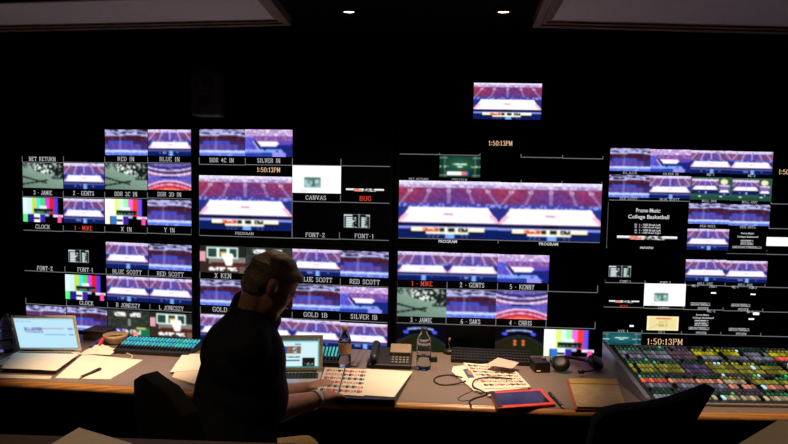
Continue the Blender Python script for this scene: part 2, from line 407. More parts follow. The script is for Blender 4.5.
def font_card(w=48, h=32):
    u, v = grid(w, h); img = np.zeros((h, w, 3)); n = noise(h, w, 2, 1.5)
    lay(img, v >= 0, (.02, .03, .04))
    lay(img, (u < .04) | (u > .96), (.55, .60, .62)); lay(img, (v < .16) & (u < .34), (.85, .88, .9)); lay(img, (v < .14) & (u > .84), (.8, .75, .75)); lay(img, v < .05, (.3, .34, .36))
    lay(img, (v > .22) & (v < .95) & (u > .08) & (u < .32 + .16 * (n > .5)), (.84, .90, .90)); lay(img, (v > .22) & (v < .95) & (u > .08) & (u < .42) & (np.sin(v * 46) > .75), (.3, .34, .36))
    lay(img, (np.abs(u - .58) < .025), (.66, .7, .72)); lay(img, (v > .22) & (v < .95) & (u > .66) & (u < .80 + .1 * (n > .55)), (.80, .86, .86)); lay(img, (v > .22) & (u > .64) & (np.sin(v * 46) > .75), (.25, .3, .3), .8)
    lay(img, v > .965, (.4, .44, .46))
    return img
def canvas(w=48, h=28):
    u, v = grid(w, h); img = np.ones((h, w, 3)) * .99; n = noise(h, w, 2, 2)
    lay(img, (v > .44) & (v < .78) & (u > .25) & (u < .58), (.42, .58, .56)); lay(img, (v > .50) & (v < .76) & (u > .27) & (u < .56) & (n > .5), (.70, .84, .82)); lay(img, (v > .52) & (v < .76) & (np.abs(u - .44) < .025), (.2, .3, .3))
    lay(img, (v > .44) & (v < .49) & (u > .25) & (u < .58), (.25, .38, .36)); lay(img, (v > .92) & (v < .96) & (u > .16) & (u < .3), (.6, .75, .72)); lay(img, (np.abs(u - .9) < .01) & (v > .3) & (v < .7), (.8, .88, .86))
    return img
def bug_strip(w=60, h=8):
    u, v = grid(w, h); img = np.zeros((h, w, 3)); n = noise(h, w, 2, 2)
    lay(img, (v < .6), (.9, .92, .92)); lay(img, (v > .4) & (u > .22) & (u < .78), (.85, .85, .82)); lay(img, (u > .22) & (u < .42) & (n > .4), (.85, .45, .40)); lay(img, (u > .45) & (u < .76) & (n > .55), (.1, .12, .12)); lay(img, (v > .7) & ((u < .2) | (u > .8)), (0, 0, 0))
    return img
def night_field(w=60, h=40, dots=False):
    u, v = grid(w, h); img = np.zeros((h, w, 3)); x = (u - .48) * 2
    lay(img, v >= 0, (.03, .03, .05))
    arc = v - .12 - .14 * x * x
    lay(img, v > .3 + .3 * x * x, (.10, .13, .06)); lay(img, (v > .45) & (u < .35), (.17, .11, .05), .6)
    lay(img, np.abs(v - .30 - .3 * x * x) < .02, (.14, .16, .3))
    lay(img, (np.abs(arc) < .03) & (np.abs(x) < .55), (.40, .50, .85)); lay(img, (np.abs(arc) < .015) & (np.abs(x) < .5), (.8, .86, 1))
    for s in (-.58, .58): lay(img, ((x - s) / .12) ** 2 + ((v - .24) / .05) ** 2 < 1, (.28, .34, 1.0))
    if dots:
        for dx in (-.16, .18):
            for vy in (.47, .58): lay(img, ((x - dx) / .07) ** 2 + ((v - vy) / .045) ** 2 < 1, (.95, .40, .28))
    else: lay(img, (np.abs(x) < .12) & (v > .55), (.18, .2, .26), .6)
    return img
def studio(w=60, h=36):
    u, v = grid(w, h); img = np.zeros((h, w, 3)); n = noise(h, w, 2, 2)
    lay(img, v >= 0, (.20, .15, .13)); lay(img, (v < .5), (.13, .14, .13)); lay(img, (v > .42) & (v < .68) & (u > .2), (.50, .48, .46)); lay(img, (v > .6) & (u > .25) & (v < .85), (.30, .14, .12))
    lay(img, (u < .13) & (v > .2) & (v < .6), (.86, .62, .66))
    for x0, x1 in ((.15, .40), (.40, .62), (.62, .84)):
        o = (u > x0) & (u < x1) & (v > .04) & (v < .46); lay(img, o, (.85, .95, .92)); lay(img, (u > x0 + .03) & (u < x1 - .03) & (v > .09) & (v < .40), (.16, .26, .24))
    lay(img, (u > .45) & (u < .58) & (v > .2) & (v < .42), (.9, .62, .25)); lay(img, (v > .28) & (v < .72) & (np.abs(u - .62 - .1 * (v - .5)) < .13 - .17 * np.abs(v - .35)), (.98, .96, .93))
    lay(img, (v > .78) & (v < .92) & (u > .2) & (u < .82) & (n > .35), (.95, .95, .95)); lay(img, (u > .86) & (v > .75), (.55, .45, .4), .6)
    return img
def graphics(w=60, h=36):
    u, v = grid(w, h); img = np.zeros((h, w, 3)); n = noise(h, w, 2, 2)
    lay(img, v >= 0, (.16, .18, .16)); lay(img, n > .6, (.26, .28, .24), .7)
    lay(img, (v > .06) & (v < .24) & (((u > .16) & (u < .42)) | ((u > .53) & (u < .78))) & (n > .35), (.92, .93, .92)); lay(img, (v > .1) & (v < .24) & (np.abs(u - .39) < .05), (.98, .88, .86))
    lay(img, (v > .34) & (v < .62) & (np.abs(u - .52) < .03), (.6, .66, .62), .7)
    lay(img, (v > .72) & (u < .4), (.25, .24, .62)); lay(img, (v > .68) & (u > .65), (.10, .42, .28)); lay(img, (v > .64) & (v < .72) & (u > .68) & (u < .9), (.75, .76, .35))
    lay(img, (v > .76) & (v < .92) & (u > .22) & (u < .82) & (n > .45), (.93, .92, .95)); lay(img, (v > .80) & (np.abs(u - .66) < .06), (.95, .55, .5))
    return img
def double_box(w=60, h=36):
    u, v = grid(w, h); img = np.zeros((h, w, 3)); lay(img, v >= 0, (.17, .32, .27))
    a = arena(w, h)
    def put(x0, x1, y0, y1):
        xs = np.where((np.linspace(0, 1, w) >= x0) & (np.linspace(0, 1, w) < x1))[0]; ys = np.where((np.linspace(0, 1, h) >= y0) & (np.linspace(0, 1, h) < y1))[0]
        sx = np.linspace(0, w - 1, len(xs)).astype(int); sy = np.linspace(0, h - 1, len(ys)).astype(int)
        img[np.ix_(ys, xs)] = a[np.ix_(sy, sx)]
    put(.04, .68, .08, .74); put(.70, .96, .34, .78)
    lay(img, ((u - .82) / .09) ** 2 + ((v - .20) / .12) ** 2 < 1, (.93, .88, .72)); lay(img, (v > .88), (.12, .28, .22)); lay(img, ((v - .84) ** 2 < .001) & ((np.abs(u - .25) < .03) | (np.abs(u - .75) < .03)), (.9, .95, .9))
    return img
def green_card(w=48, h=28, bar=True, teal=False):
    u, v = grid(w, h); img = np.zeros((h, w, 3)); r = np.exp(-((u - .5) ** 2 + (v - .4) ** 2) * 5)
    img[:] = (np.stack([.03 + .12 * r, .12 + .25 * r, .09 + .17 * r], -1) if not teal else np.stack([.05 + .08 * r, .20 + .22 * r, .24 + .2 * r], -1))
    c = (.62, .72, .68); e = ((np.abs(u - .13) < .012) | (np.abs(u - .87) < .012)); lay(img, e, c, .6)
    lay(img, (((v < .14) & (v > .05)) | ((v > .88) & (v < .96))) & ((u < .2) | (u > .8)), c, .55)
    n = noise(h, w, 1.6, 2)
    lay(img, (v > .34) & (v < .42) & (u > .32) & (u < .68) & (n > .25), (.92, .95, .92)); lay(img, (v > .46) & (v < .53) & (np.abs(u - .5) < .07), (.9, .93, .9))
    lay(img, (np.abs(v - .5) < .04) & ((u < .22) | (u > .78)) & (n > .4), (.8, .85, .82))
    if bar: lay(img, (v > .74) & (v < .90) & (u > .18) & (u < .55), (.97, .97, .97)); lay(img, (v > .74) & (v < .90) & (u >= .55) & (u < .66), (.9, .45, .45)); lay(img, (v > .74) & (v < .90) & (u >= .66) & (u < .72), (.3, .35, .9))
    return img
def yellow_card(w=48, h=24):
    u, v = grid(w, h); img = np.zeros((h, w, 3)); img[:] = (.90, .84, .60); n = noise(h, w, 2, 2)
    lay(img, (v > .12) & (v < .20) & (u > .28) & (u < .76), (.85, .40, .25)); lay(img, (v > .36) & (v < .72) & (u > .38) & (u < .64) & (n > .5), (.62, .58, .42), .8)
    lay(img, np.abs(u * 1.2 + v - 1.0) < .04, (.75, .68, .42), .5); lay(img, (u < .05) | (u > .95) | (v < .08) | (v > .92), (.97, .93, .74))
    return img
def text_rows(w=60, h=30):        # illegible small print
    u, v = grid(w, h); img = np.zeros((h, w, 3)); n = noise(h, w, 1.4, 5)
    lay(img, (n > .33) & (np.sin(v * 2 * math.pi * 4) > -.1), (.85, .86, .88)); return img
def plain_white(w=2, h=2): return np.ones((h, w, 3)) * .97
def laptop_doc(w=90, h=56):
    u, v = grid(w, h); img = np.zeros((h, w, 3)); img[:] = (.70, .86, .93); n = noise(h, w, 1.6, 3)
    lay(img, v < .04, (.62, .74, .78)); lay(img, (v > .08) & (v < .13) & (u < .3) & (n > .5), (.62, .76, .86)); lay(img, (v > .3) & (v < .40) & (u > .14) & (u < .44) & (n > .35), (.50, .52, .72)); lay(img, (v > .31) & (v < .35) & (u > .44) & (u < .82), (.72, .62, .70))
    lay(img, (v > .43) & (v < .48) & (u > .14) & (u < .46) & (n > .3), (.55, .60, .76)); lay(img, (v > .52) & (v < .56) & (u > .48) & (u < .84), (.52, .70, .80)); lay(img, ((np.abs(v - .34) < .03) | (np.abs(v - .54) < .02)) & (u > .88) & (u < .97), (.5, .56, .74)); lay(img, v > .965, (.42, .48, .5))
    return img
def laptop_web(w=90, h=56):
    u, v = grid(w, h); img = np.zeros((h, w, 3)); img[:] = (.78, .90, .92); n = noise(h, w, 2, 2)
    lay(img, v < .09, (.20, .36, .36)); lay(img, (v > .09) & (v < .14), (.66, .80, .80)); lay(img, (v > .26) & (v < .52) & (u > .14) & (u < .62), (.55, .36, .28)); lay(img, (v > .28) & (v < .50) & (u > .2) & (u < .34), (.12, .32, .72)); lay(img, (v > .28) & (v < .50) & (u > .42) & (u < .58), (.35, .36, .36))
    lay(img, (v > .28) & (v < .50) & (u > .46) & (u < .54) & (n > .5), (.85, .85, .82)); lay(img, (v > .60) & (v < .66) & (u > .14) & (u < .6) & (n > .3), (.4, .5, .5)); lay(img, (v > .74) & (v < .78) & (u > .14) & (u < .6), (.15, .25, .4)); lay(img, (v > .66) & (v < .96) & (u > .66) & (u < .90), (.08, .09, .08)); lay(img, (v > .82) & (v < .94) & (u > .7) & (u < .88) & (n > .5), (.5, .52, .48))
    lay(img, (v > .18) & (v < .22) & (u > .5) & (u < .62), (.45, .6, .7)); lay(img, v > .95, (.25, .5, .5)); lay(img, u > .975, (.4, .55, .5))
    return img
def soften(img, k=1):
    for _ in range(k):
        p = np.pad(img, ((1, 1), (1, 1), (0, 0)), mode='edge')
        img = .25 * p[1:-1, :-2] + .5 * p[1:-1, 1:-1] + .25 * p[1:-1, 2:]
        p = np.pad(img, ((1, 1), (1, 1), (0, 0)), mode='edge')
        img = .25 * p[:-2, 1:-1] + .5 * p[1:-1, 1:-1] + .25 * p[2:, 1:-1]
    return img
def pic_mesh(name, img):
    h, w = img.shape[:2]
    if w > 20: img = soften(img, 1)
    xs = np.linspace(0, 1, w); zs = np.linspace(1, 0, h)
    verts = [(x, 0.0, z) for z in zs for x in xs]
    faces = [(j * w + i, (j + 1) * w + i, (j + 1) * w + i + 1, j * w + i + 1) for j in range(h - 1) for i in range(w - 1)]
    return col_mesh(name, verts, faces, img.reshape(-1, 3), M['picture'])
PIC = {}
def pics(key, fn, n=1): PIC[key] = [pic_mesh('picture_' + key, fn()) for _ in range(n)]
pics('arena', arena, 4); pics('stands', stands, 3); pics('lightstands', lambda: stands(light=1.0)); pics('corner', corner); pics('floorcam', floorcam); pics('bowl', bowl)
pics('bars', bars); pics('barshot', lambda: bars(hot=True)); pics('font', font_card); pics('canvas', canvas); pics('bug', bug_strip)
pics('program', lambda: arena(110, 66, True, .7)); pics('night', night_field); pics('nightdots', lambda: night_field(dots=True)); pics('studio', studio); pics('graphics', graphics)
pics('double', double_box); pics('green', green_card); pics('teal', lambda: green_card(teal=True, bar=False)); pics('yellow', yellow_card); pics('rows', text_rows); pics('plain', plain_white)
PCOUNT = {}

# ------------------------------------------------------------------ lettering (seriffed stroke letters built as flat ribbons)
G = {
 'A': (4, [[(0, 0), (2, 6), (4, 0)], [(.8, 2.1), (3.2, 2.1)]]), 'B': (3.8, [[(.3, 0), (.3, 6)], [(0, 6), (2.4, 6), (3.4, 5.2), (3.4, 3.9), (2.4, 3.1), (.3, 3.1)], [(2.4, 3.1), (3.8, 2.3), (3.8, .8), (2.6, 0), (0, 0)]]),
 'C': (3.8, [[(3.8, 4.4), (3, 6), (1.2, 6), (0, 4.5), (0, 1.5), (1.2, 0), (3, 0), (3.8, 1.4)]]), 'D': (3.9, [[(.3, 0), (.3, 6)], [(0, 6), (2.4, 6), (3.9, 4.6), (3.9, 1.4), (2.4, 0), (0, 0)]]),
 'E': (3.5, [[(.3, 0), (.3, 6)], [(0, 0), (3.5, 0), (3.5, 1.2)], [(0, 6), (3.4, 6), (3.4, 4.9)], [(.3, 3.1), (2.5, 3.1)]]), 'F': (3.4, [[(.3, 0), (.3, 6)], [(0, 6), (3.4, 6), (3.4, 4.8)], [(.3, 3.1), (2.5, 3.1)]]),
 'G': (4, [[(3.8, 4.5), (3, 6), (1.2, 6), (0, 4.5), (0, 1.5), (1.2, 0), (3, 0), (3.8, .8), (3.8, 2.6), (2.5, 2.6)]]), 'H': (4, [[(.3, 0), (.3, 6)], [(3.7, 0), (3.7, 6)], [(.3, 3.1), (3.7, 3.1)]]),
 'I': (1.6, [[(.8, 0), (.8, 6)]]), 'J': (2.8, [[(2.2, 6), (2.2, 1), (1.4, 0), (.5, 0), (0, 1.2)]]), 'K': (4, [[(.3, 0), (.3, 6)], [(3.6, 6), (.4, 2.6)], [(1.4, 3.5), (3.9, 0)]]),
 'L': (3.4, [[(.3, 0), (.3, 6)], [(0, 0), (3.4, 0), (3.4, 1.3)]]), 'M': (4.8, [[(.3, 0), (.3, 6)], [(.3, 6), (2.4, 1.2), (4.5, 6)], [(4.5, 6), (4.5, 0)]]), 'N': (4, [[(.3, 0), (.3, 6)], [(.3, 6), (3.7, 0)], [(3.7, 0), (3.7, 6)]]),
 'O': (4, [[(1.2, 0), (0, 1.5), (0, 4.5), (1.2, 6), (2.8, 6), (4, 4.5), (4, 1.5), (2.8, 0), (1.2, 0)]]), 'P': (3.6, [[(.3, 0), (.3, 6)], [(0, 6), (2.6, 6), (3.6, 5.2), (3.6, 3.7), (2.6, 2.9), (.3, 2.9)]]),
 'R': (4, [[(.3, 0), (.3, 6)], [(0, 6), (2.6, 6), (3.5, 5.2), (3.5, 3.8), (2.6, 3), (.3, 3)], [(2, 3), (4, 0)]]), 'S': (3.5, [[(3.3, 4.6), (2.6, 6), (1, 6), (.1, 5), (.3, 3.8), (3.1, 2.4), (3.4, 1.1), (2.5, 0), (.8, 0), (0, 1.5)]]),
 'T': (4, [[(2, 0), (2, 6)], [(0, 4.8), (0, 6), (4, 6), (4, 4.8)]]), 'U': (4, [[(.3, 6), (.3, 1.2), (1.3, 0), (2.8, 0), (3.7, 1.2), (3.7, 6)]]), 'V': (4, [[(.2, 6), (2, 0), (3.8, 6)]]), 'W': (5.4, [[(.2, 6), (1.5, 0), (2.7, 5), (3.9, 0), (5.2, 6)]]),
 'X': (4, [[(.2, 6), (3.8, 0)], [(3.8, 6), (.2, 0)]]), 'Y': (4, [[(.2, 6), (2, 3), (3.8, 6)], [(2, 3), (2, 0)]]), 'Z': (3.6, [[(.1, 4.8), (.1, 6), (3.5, 6), (.1, 0), (3.6, 0), (3.6, 1.3)]]),
 '0': (3.4, [[(1, 0), (0, 1.5), (0, 4.5), (1, 6), (2.4, 6), (3.4, 4.5), (3.4, 1.5), (2.4, 0), (1, 0)]]), '1': (2, [[(.1, 4.8), (1, 6), (1, 0)]]), '2': (3.4, [[(.1, 4.5), (.9, 6), (2.5, 6), (3.3, 4.6), (0, 0), (3.4, 0), (3.4, 1)]]),
 '3': (3.4, [[(.1, 4.9), (.9, 6), (2.4, 6), (3.2, 4.9), (2.2, 3.2), (3.4, 1.8), (2.5, 0), (.8, 0), (0, 1.2)]]), '4': (3.6, [[(2.6, 0), (2.6, 6), (0, 1.8), (3.6, 1.8)]]), '5': (3.4, [[(3.2, 6), (.5, 6), (.3, 3.3), (2.2, 3.6), (3.4, 2.2), (2.6, .2), (1, 0), (0, .9)]]),
 '6': (3.4, [[(3, 5.5), (1.8, 6), (.3, 4), (0, 1.6), (1, 0), (2.5, 0), (3.4, 1.6), (2.4, 3.2), (.6, 2.8)]]), '-': (2.4, [[(.2, 2.6), (2.2, 2.6)]]), ':': (1.2, [[(.6, .4), (.6, 1.3)], [(.6, 3.6), (.6, 4.5)]]), '|': (1.4, [[(.7, 0), (.7, 6)]]), ' ': (2.2, []),
}
SERIF = set('ABDEFHIKLMNPRTUVWXY1')
def lettering(text, width, height):
    """flat mesh of the text in the xz plane, centred, facing -y"""
    verts, faces = [], []
    sx_total = sum(G[c][0] + 1.9 for c in text) - 1.9
    sz = height / 6.0; sx = width / sx_total
    tv, th = .66, .36         # stem and hairline widths
    def quad(a, b):
        d = (b[0] - a[0], b[1] - a[1]); l = math.hypot(*d) or 1
        steep = abs(d[1]) / l
        wd = (tv * steep + th * (1 - steep)) * .5 * height / 6
        dx, dz = d[0] * sx, d[1] * sz; L = math.hypot(dx, dz) or 1; nx, nz = -dz / L, dx / L
        k = len(verts); ex, ez = dx / L * wd * .5, dz / L * wd * .5
        p, q = (a[0] * sx - ex, a[1] * sz - ez), (b[0] * sx + ex, b[1] * sz + ez)
        for (pt, s) in ((p, 1), (q, 1), (q, -1), (p, -1)): verts.append((pt[0] + nx * wd * s, 0, pt[1] + nz * wd * s))
        faces.append((k, k + 1, k + 2, k + 3))
    x = 0.0
    for c in text:
        gw, strokes = G[c]
        for s in strokes:
            for a, b in zip(s[:-1], s[1:]): quad((a[0] + x, a[1]), (b[0] + x, b[1]))
            if c in SERIF:
                for end, nxt in ((s[0], s[1]), (s[-1], s[-2])):
                    if end[1] in (0, 6) and abs(nxt[1] - end[1]) > 1.5 * abs(nxt[0] - end[0]) and not (c == 'M' and len(s) == 3):
                        quad((end[0] + x - .8, end[1]), (end[0] + x + .8, end[1]))
        x += gw + 1.9
    ox, oz = -x * sx / 2 + .95 * sx, -height / 2
    me = bpy.data.meshes.new('lettering'); me.from_pydata([(v[0] + ox, 0, v[2] + oz) for v in verts], [], faces); return me
def sans(text, width, height, bold=False):
    cu = bpy.data.curves.new('sans', 'FONT'); cu.body = text; cu.align_x = 'CENTER'; cu.align_y = 'CENTER'; cu.size = 1.0; cu.resolution_u = 2
    if bold: cu.offset = .018
    o = bpy.data.objects.new('tmp', cu); COL.objects.link(o)
    bpy.context.view_layer.update()
    me = bpy.data.meshes.new_from_object(o.evaluated_get(bpy.context.evaluated_depsgraph_get()))
    bpy.data.objects.remove(o)
    co = np.array([v.co[:] for v in me.vertices]); mn, mx = co.min(0), co.max(0)
    for v in me.vertices:
        x = (v.co.x - (mn[0] + mx[0]) / 2) / (mx[0] - mn[0]) * width; z = (v.co.y - (mn[1] + mx[1]) / 2) / (mx[1] - mn[1]) * height
        v.co = (x, 0, z)
    me.materials.clear(); return me

# ------------------------------------------------------------------ monitors
class Monitor:
    def __init__(s, name, label, cx, cy, yaw, z0, w, h, bez=.014, depth=.10, group=None):
        s.cx, s.cy, s.yaw, s.z0 = cx, cy, yaw, z0
        s.root = thing(name, label, 'monitor', (cx, cy, z0 - bez), yaw, group); s.zb = z0 - bez
        boxo('casing', (0, depth / 2 + .002, h / 2 + bez), (w - .03, depth, h - .03), M['bezel'], s.root, bev=.004)
        bm = bmesh.new(); f = -.006
        for (c, sz) in (((0, f / 2, bez / 2), (w + 2 * bez, .012, bez)), ((0, f / 2, h + 1.5 * bez), (w + 2 * bez, .012, bez)), ((-w / 2 - bez / 2, f / 2, h / 2 + bez), (bez, .012, h)), ((w / 2 + bez / 2, f / 2, h / 2 + bez), (bez, .012, h))): box(bm, c, sz)
        from_bm('bezel', bm, M['bezel'], s.root)
        boxo('screen', (0, .001, h / 2 + bez), (w, .002, h), M['glass'], s.root)
        s.lines = []
    def loc(s, px, py):
        d = ray(px, py); n = Vector((math.sin(s.yaw), -math.cos(s.yaw), 0)); P = Vector((s.cx, s.cy, EYE.z))
        t = (P - EYE).dot(n) / d.dot(n); q = EYE + d * t
        return (q - P).dot(Vector((math.cos(s.yaw), math.sin(s.yaw), 0))), q.z - s.zb
    def pic(s, key, x0, y0, x1, y1):
        a, b = s.loc(x0, y0), s.loc(x1, y1)
        k = PCOUNT.get(key, 0); PCOUNT[key] = k + 1
        o = link('picture', PIC[key][k % len(PIC[key])], None, s.root)
        o.location = (a[0], -.0012, b[1]); o.scale = (b[0] - a[0], 1, a[1] - b[1]); return o
    def txt(s, text, x0, x1, y, h=4.0, mt='white', font='serif', parent=None, bold=False, y2=None):
        a, b = s.loc(x0, y), s.loc(x1, y); mid = s.loc((x0 + x1) / 2, y); t = s.loc(x0, y - h)
        y_mid = mid[1]
        me = lettering(text, b[0] - a[0], t[1] - a[1]) if font == 'serif' else sans(text, b[0] - a[0], t[1] - a[1], bold)
        o = link('caption', me, M[mt], s.root); o.location = ((a[0] + b[0]) / 2, -.0018, y_mid); return o
    def line(s, x0, y0, x1, y1, wd=.7):
        s.lines.append((s.loc(x0, y0), s.loc(x1, y1), wd))
    def hv(s, pts, tick=5):          # a row line with a short upright tick at each listed point
        for a, b in zip(pts[:-1], pts[1:]): s.line(a[0], a[1], b[0], b[1])
        for p in pts: s.line(p[0], p[1], p[0], p[1] - tick)
    def done(s):
        if not s.lines: return
        bm = bmesh.new()
        for a, b, wd in s.lines:
            hw = wd * .0026
            if abs(a[0] - b[0]) > abs(a[1] - b[1]): z = (a[1] + b[1]) / 2; x0, x1 = sorted((a[0], b[0])); r = (x0, z - hw, x1, z + hw)
            else: x = (a[0] + b[0]) / 2; z0, z1 = sorted((a[1], b[1])); r = (x - hw, z0, x + hw, z1)
            bm.faces.new([bm.verts.new((p[0], -.0008, p[1])) for p in ((r[0], r[1]), (r[2], r[1]), (r[2], r[3]), (r[0], r[3]))])
        o = from_bm('grid_lines', bm, M['line'], s.root); o['kind'] = 'stuff'
GRP = 'large multiview monitors on the wall'
def big(c, upper, label): x, y, a = COLS[c]; return Monitor('multiview_monitor', label, x, y, a, UP_Z if upper else LO_Z, SW, SH, group=GRP)

d = big(0, True, 'large wall monitor at upper left, captioned NET RETURN and RED IN')
for k, r in (('stands', (105, 129.5, 147.8, 155.5)), ('arena', (148, 129.5, 192, 156)), ('floorcam', (22.6, 162.8, 63.4, 188.5)), ('arena', (63.7, 163, 104.7, 189.3)), ('floorcam', (105, 163.3, 147.5, 190)), ('bowl', (148, 163.5, 192, 190.5)),
             ('bars', (22.9, 197.4, 63.2, 222.8)), ('arena', (63.5, 198.2, 104.6, 223.8)), ('barshot', (105, 198.6, 147.3, 225.2)), ('stands', (147.5, 199.5, 191.7, 226.2))): d.pic(k, *r)
for t in (('NET RETURN', 29.5, 55.5, 159), ('RED IN', 118, 134, 159), ('BLUE IN', 160, 179.5, 159.2), ('3 - JAMIE', 34, 52, 192.7), ('2 - GENTS', 73.5, 94, 193.2), ('DDR 3C IN', 115, 137, 194), ('DDR 3D IN', 158, 181, 194.4), ('CLOCK', 36, 50, 226.7), ('X IN', 121.5, 131.5, 229.2), ('Y IN', 164.5, 174.5, 230)): d.txt(*t)
d.txt('1 - MIKE', 75, 92, 228, mt='red')
d.hv([(22.4, 162.3), (63.6, 162.4), (104.8, 162.6), (147.8, 162.8), (192, 163)], 6); d.hv([(22.6, 196.8), (63.4, 197.2), (104.8, 197.8), (147.5, 198.2), (192, 198.7)], 6); d.hv([(22.8, 230.3), (63.4, 231.2), (104.8, 232.2), (147.4, 233.3), (191.6, 234.4)], 6); d.done()

d = big(0, False, 'large wall monitor at lower left, captioned BLUE SCOTT and CLOCK')
for k, r in (('font', (68.5, 249.3, 89, 263)), ('arena', (106, 241.8, 148.4, 269.5)), ('stands', (148.6, 243.5, 192.2, 271)), ('bars', (65.2, 274.2, 105.6, 301)), ('arena', (106.6, 275.5, 149.3, 302.3)), ('arena', (149.5, 277.6, 192.5, 304.8)),
             ('lightstands', (26.3, 304.8, 66.6, 330)), ('stands', (67, 306.5, 107.4, 332)), ('graphics', (107.8, 309.2, 150, 337)), ('studio', (150.2, 311.7, 193, 339))): d.pic(k, *r)
for t in (('FONT-2', 37.5, 52.5, 268.3), ('FONT-1', 78, 93, 269.7), ('BLUE SCOTT', 113, 141.5, 271.9), ('RED SCOTT', 157.5, 183.5, 274), ('CLOCK', 80, 93.5, 303), ('B JONESZY', 116.5, 140, 305.4), ('L JONESZY', 159.5, 183.5, 308)): d.txt(*t)
d.hv([(24.2, 270.6), (65, 272.3), (106.3, 274.1), (148.4, 276), (192.2, 278)], 6); d.hv([(26, 303.8), (66.7, 305.6), (107.6, 307.8), (150, 310), (192.3, 312.2)], 6); d.done()

d = big(1, True, 'large wall monitor second from left in the top row, captioned CANVAS and BUG')
for k, r in (('stands', (199.6, 129.2, 245.2, 156)), ('corner', (245.3, 129.4, 292.4, 157)), ('program', (199.3, 175.2, 291.8, 231.3)), ('canvas', (292.6, 165.4, 340.8, 193.6)), ('bug', (346, 188.3, 384, 191.9)), ('font', (344, 213.8, 369.8, 228.3))): d.pic(k, *r)
for t in (('DDR 4C IN', 210, 233.5, 160.2), ('SILVER IN', 257.5, 280, 160.6), ('CANVAS', 306, 326, 197.6), ('FONT-2', 306, 324.5, 234.9), ('FONT-1', 355, 373.5, 236)): d.txt(*t)
d.txt('PROGRAM', 235.5, 253.5, 233.4, 2.6); d.txt('BUG', 360, 371, 198.5, 4.4, 'red'); d.txt('1:50:13PM', 257.5, 280, 169.8, 4.4, 'orange')
d.hv([(199.4, 164.5), (245.3, 164.8), (292.4, 165.1), (341, 165.8), (391, 166.5)], 7); d.hv([(292.4, 201.5), (340.5, 202.3), (390, 203.2)], 7); d.hv([(199.2, 235.4), (292.2, 238.1)], 60); d.hv([(292.2, 238.1), (339.5, 239.2), (389.3, 240.3)], 7); d.done()

d = big(1, False, 'large wall monitor behind the seated man, captioned GOLD and SILVER')
for k, r in (('studio', (200, 245.2, 245.6, 273.6)), ('graphics', (246, 247, 291.8, 275)), ('arena', (292.5, 248.7, 340.4, 276.7)), ('stands', (340.5, 250.4, 389, 278)), ('stands', (200.3, 279.3, 245.8, 306.5)), ('stands', (246, 281.5, 291.8, 309)), ('stands', (292.3, 284, 340, 311.2)), ('corner', (340.1, 286.3, 388.7, 313.8)),
             ('arena', (200.5, 314, 246, 341)), ('arena', (246, 316.5, 292, 344)), ('arena', (292.3, 319.3, 340, 347.5)), ('arena', (340, 322.3, 388.2, 350))): d.pic(k, *r)
for t in (('X KEN', 215, 231, 275.7), ('BLUE SCOTT', 301, 332, 279.6), ('RED SCOTT', 350, 379.5, 281.8), ('GOLD 1A', 213, 236, 309.6), ('GOLD 1B', 304, 327, 314.8), ('SILVER 1B', 351, 377, 316.8)): d.txt(*t, 4.4)
d.hv([(200, 278.4), (245.8, 281), (292.2, 283.4), (340.4, 285.4), (389, 287.2)], 7); d.hv([(200.5, 313.2), (246, 316), (292.2, 318.7), (340, 320.6), (388.5, 322.4)], 7); d.done()

d = big(2, True, 'large wall monitor in the top row showing two big arena PROGRAM pictures')
for k, r in (('program', (398.3, 180.2, 498.7, 239.4)), ('program', (499.3, 182.3, 602, 242.1)), ('green', (439.8, 155.6, 480, 177.8))): d.pic(k, *r)
d.txt('1:50:13PM', 489, 512, 143.3, 4.6, 'orange'); d.txt('PROGRAM', 438.5, 457, 241.4, 3, font='sans', bold=True); d.txt('PROGRAM', 539, 558, 244, 3, font='sans', bold=True); d.txt('NET RETURN', 409, 428, 178.9, 1.8); d.txt('PREVIEW', 452, 467, 179.6, 1.8)
d.hv([(398.5, 153.8), (439.5, 154.7), (480, 155.4)], 2); d.hv([(521, 157), (562.5, 158), (603, 159.2)], 3); d.hv([(521.2, 183), (562, 184), (602, 184.8)], 3); d.line(499, 181, 499, 243.5); d.hv([(398.3, 237.8), (499, 240.2), (601.5, 242.8)], 0); d.done()

d = big(2, False, 'large wall monitor in the bottom row captioned MIKE, GENTS and KENNY')
for k, r in (('arena', (397.6, 251.2, 447.4, 280.7)), ('arena', (447.7, 252.7, 497.7, 281.8)), ('corner', (497.9, 254.2, 548.4, 283.2)), ('floorcam', (397, 288.2, 446, 317.3)), ('stands', (446.2, 289.4, 496, 318.4)), ('bowl', (496.2, 290.6, 546.6, 319.8)), ('night', (396.8, 323.5, 445.5, 358)), ('nightdots', (495.6, 326, 544, 358)), ('barshot', (544.3, 329, 593.5, 359))): d.pic(k, *r)
for t in (('2 - GENTS', 460, 484, 285), ('5 - KENNY', 510, 534, 286.9), ('3 - JAMIE', 410.5, 431.5, 319.9), ('6 - SAKS', 461, 480, 321.6), ('4 - CHRIS', 509.5, 531.5, 323)): d.txt(*t, 4.4)
d.txt('1 - MIKE', 412, 432, 283.6, 4.4, 'red')
d.hv([(397.2, 287.6), (447, 288.9), (497.5, 290.1), (548, 291.4), (597.5, 292.6)], 7); d.hv([(396.6, 322.6), (446, 324.2), (495.8, 325.7), (546, 327.3), (595, 328.8)], 7); d.done()

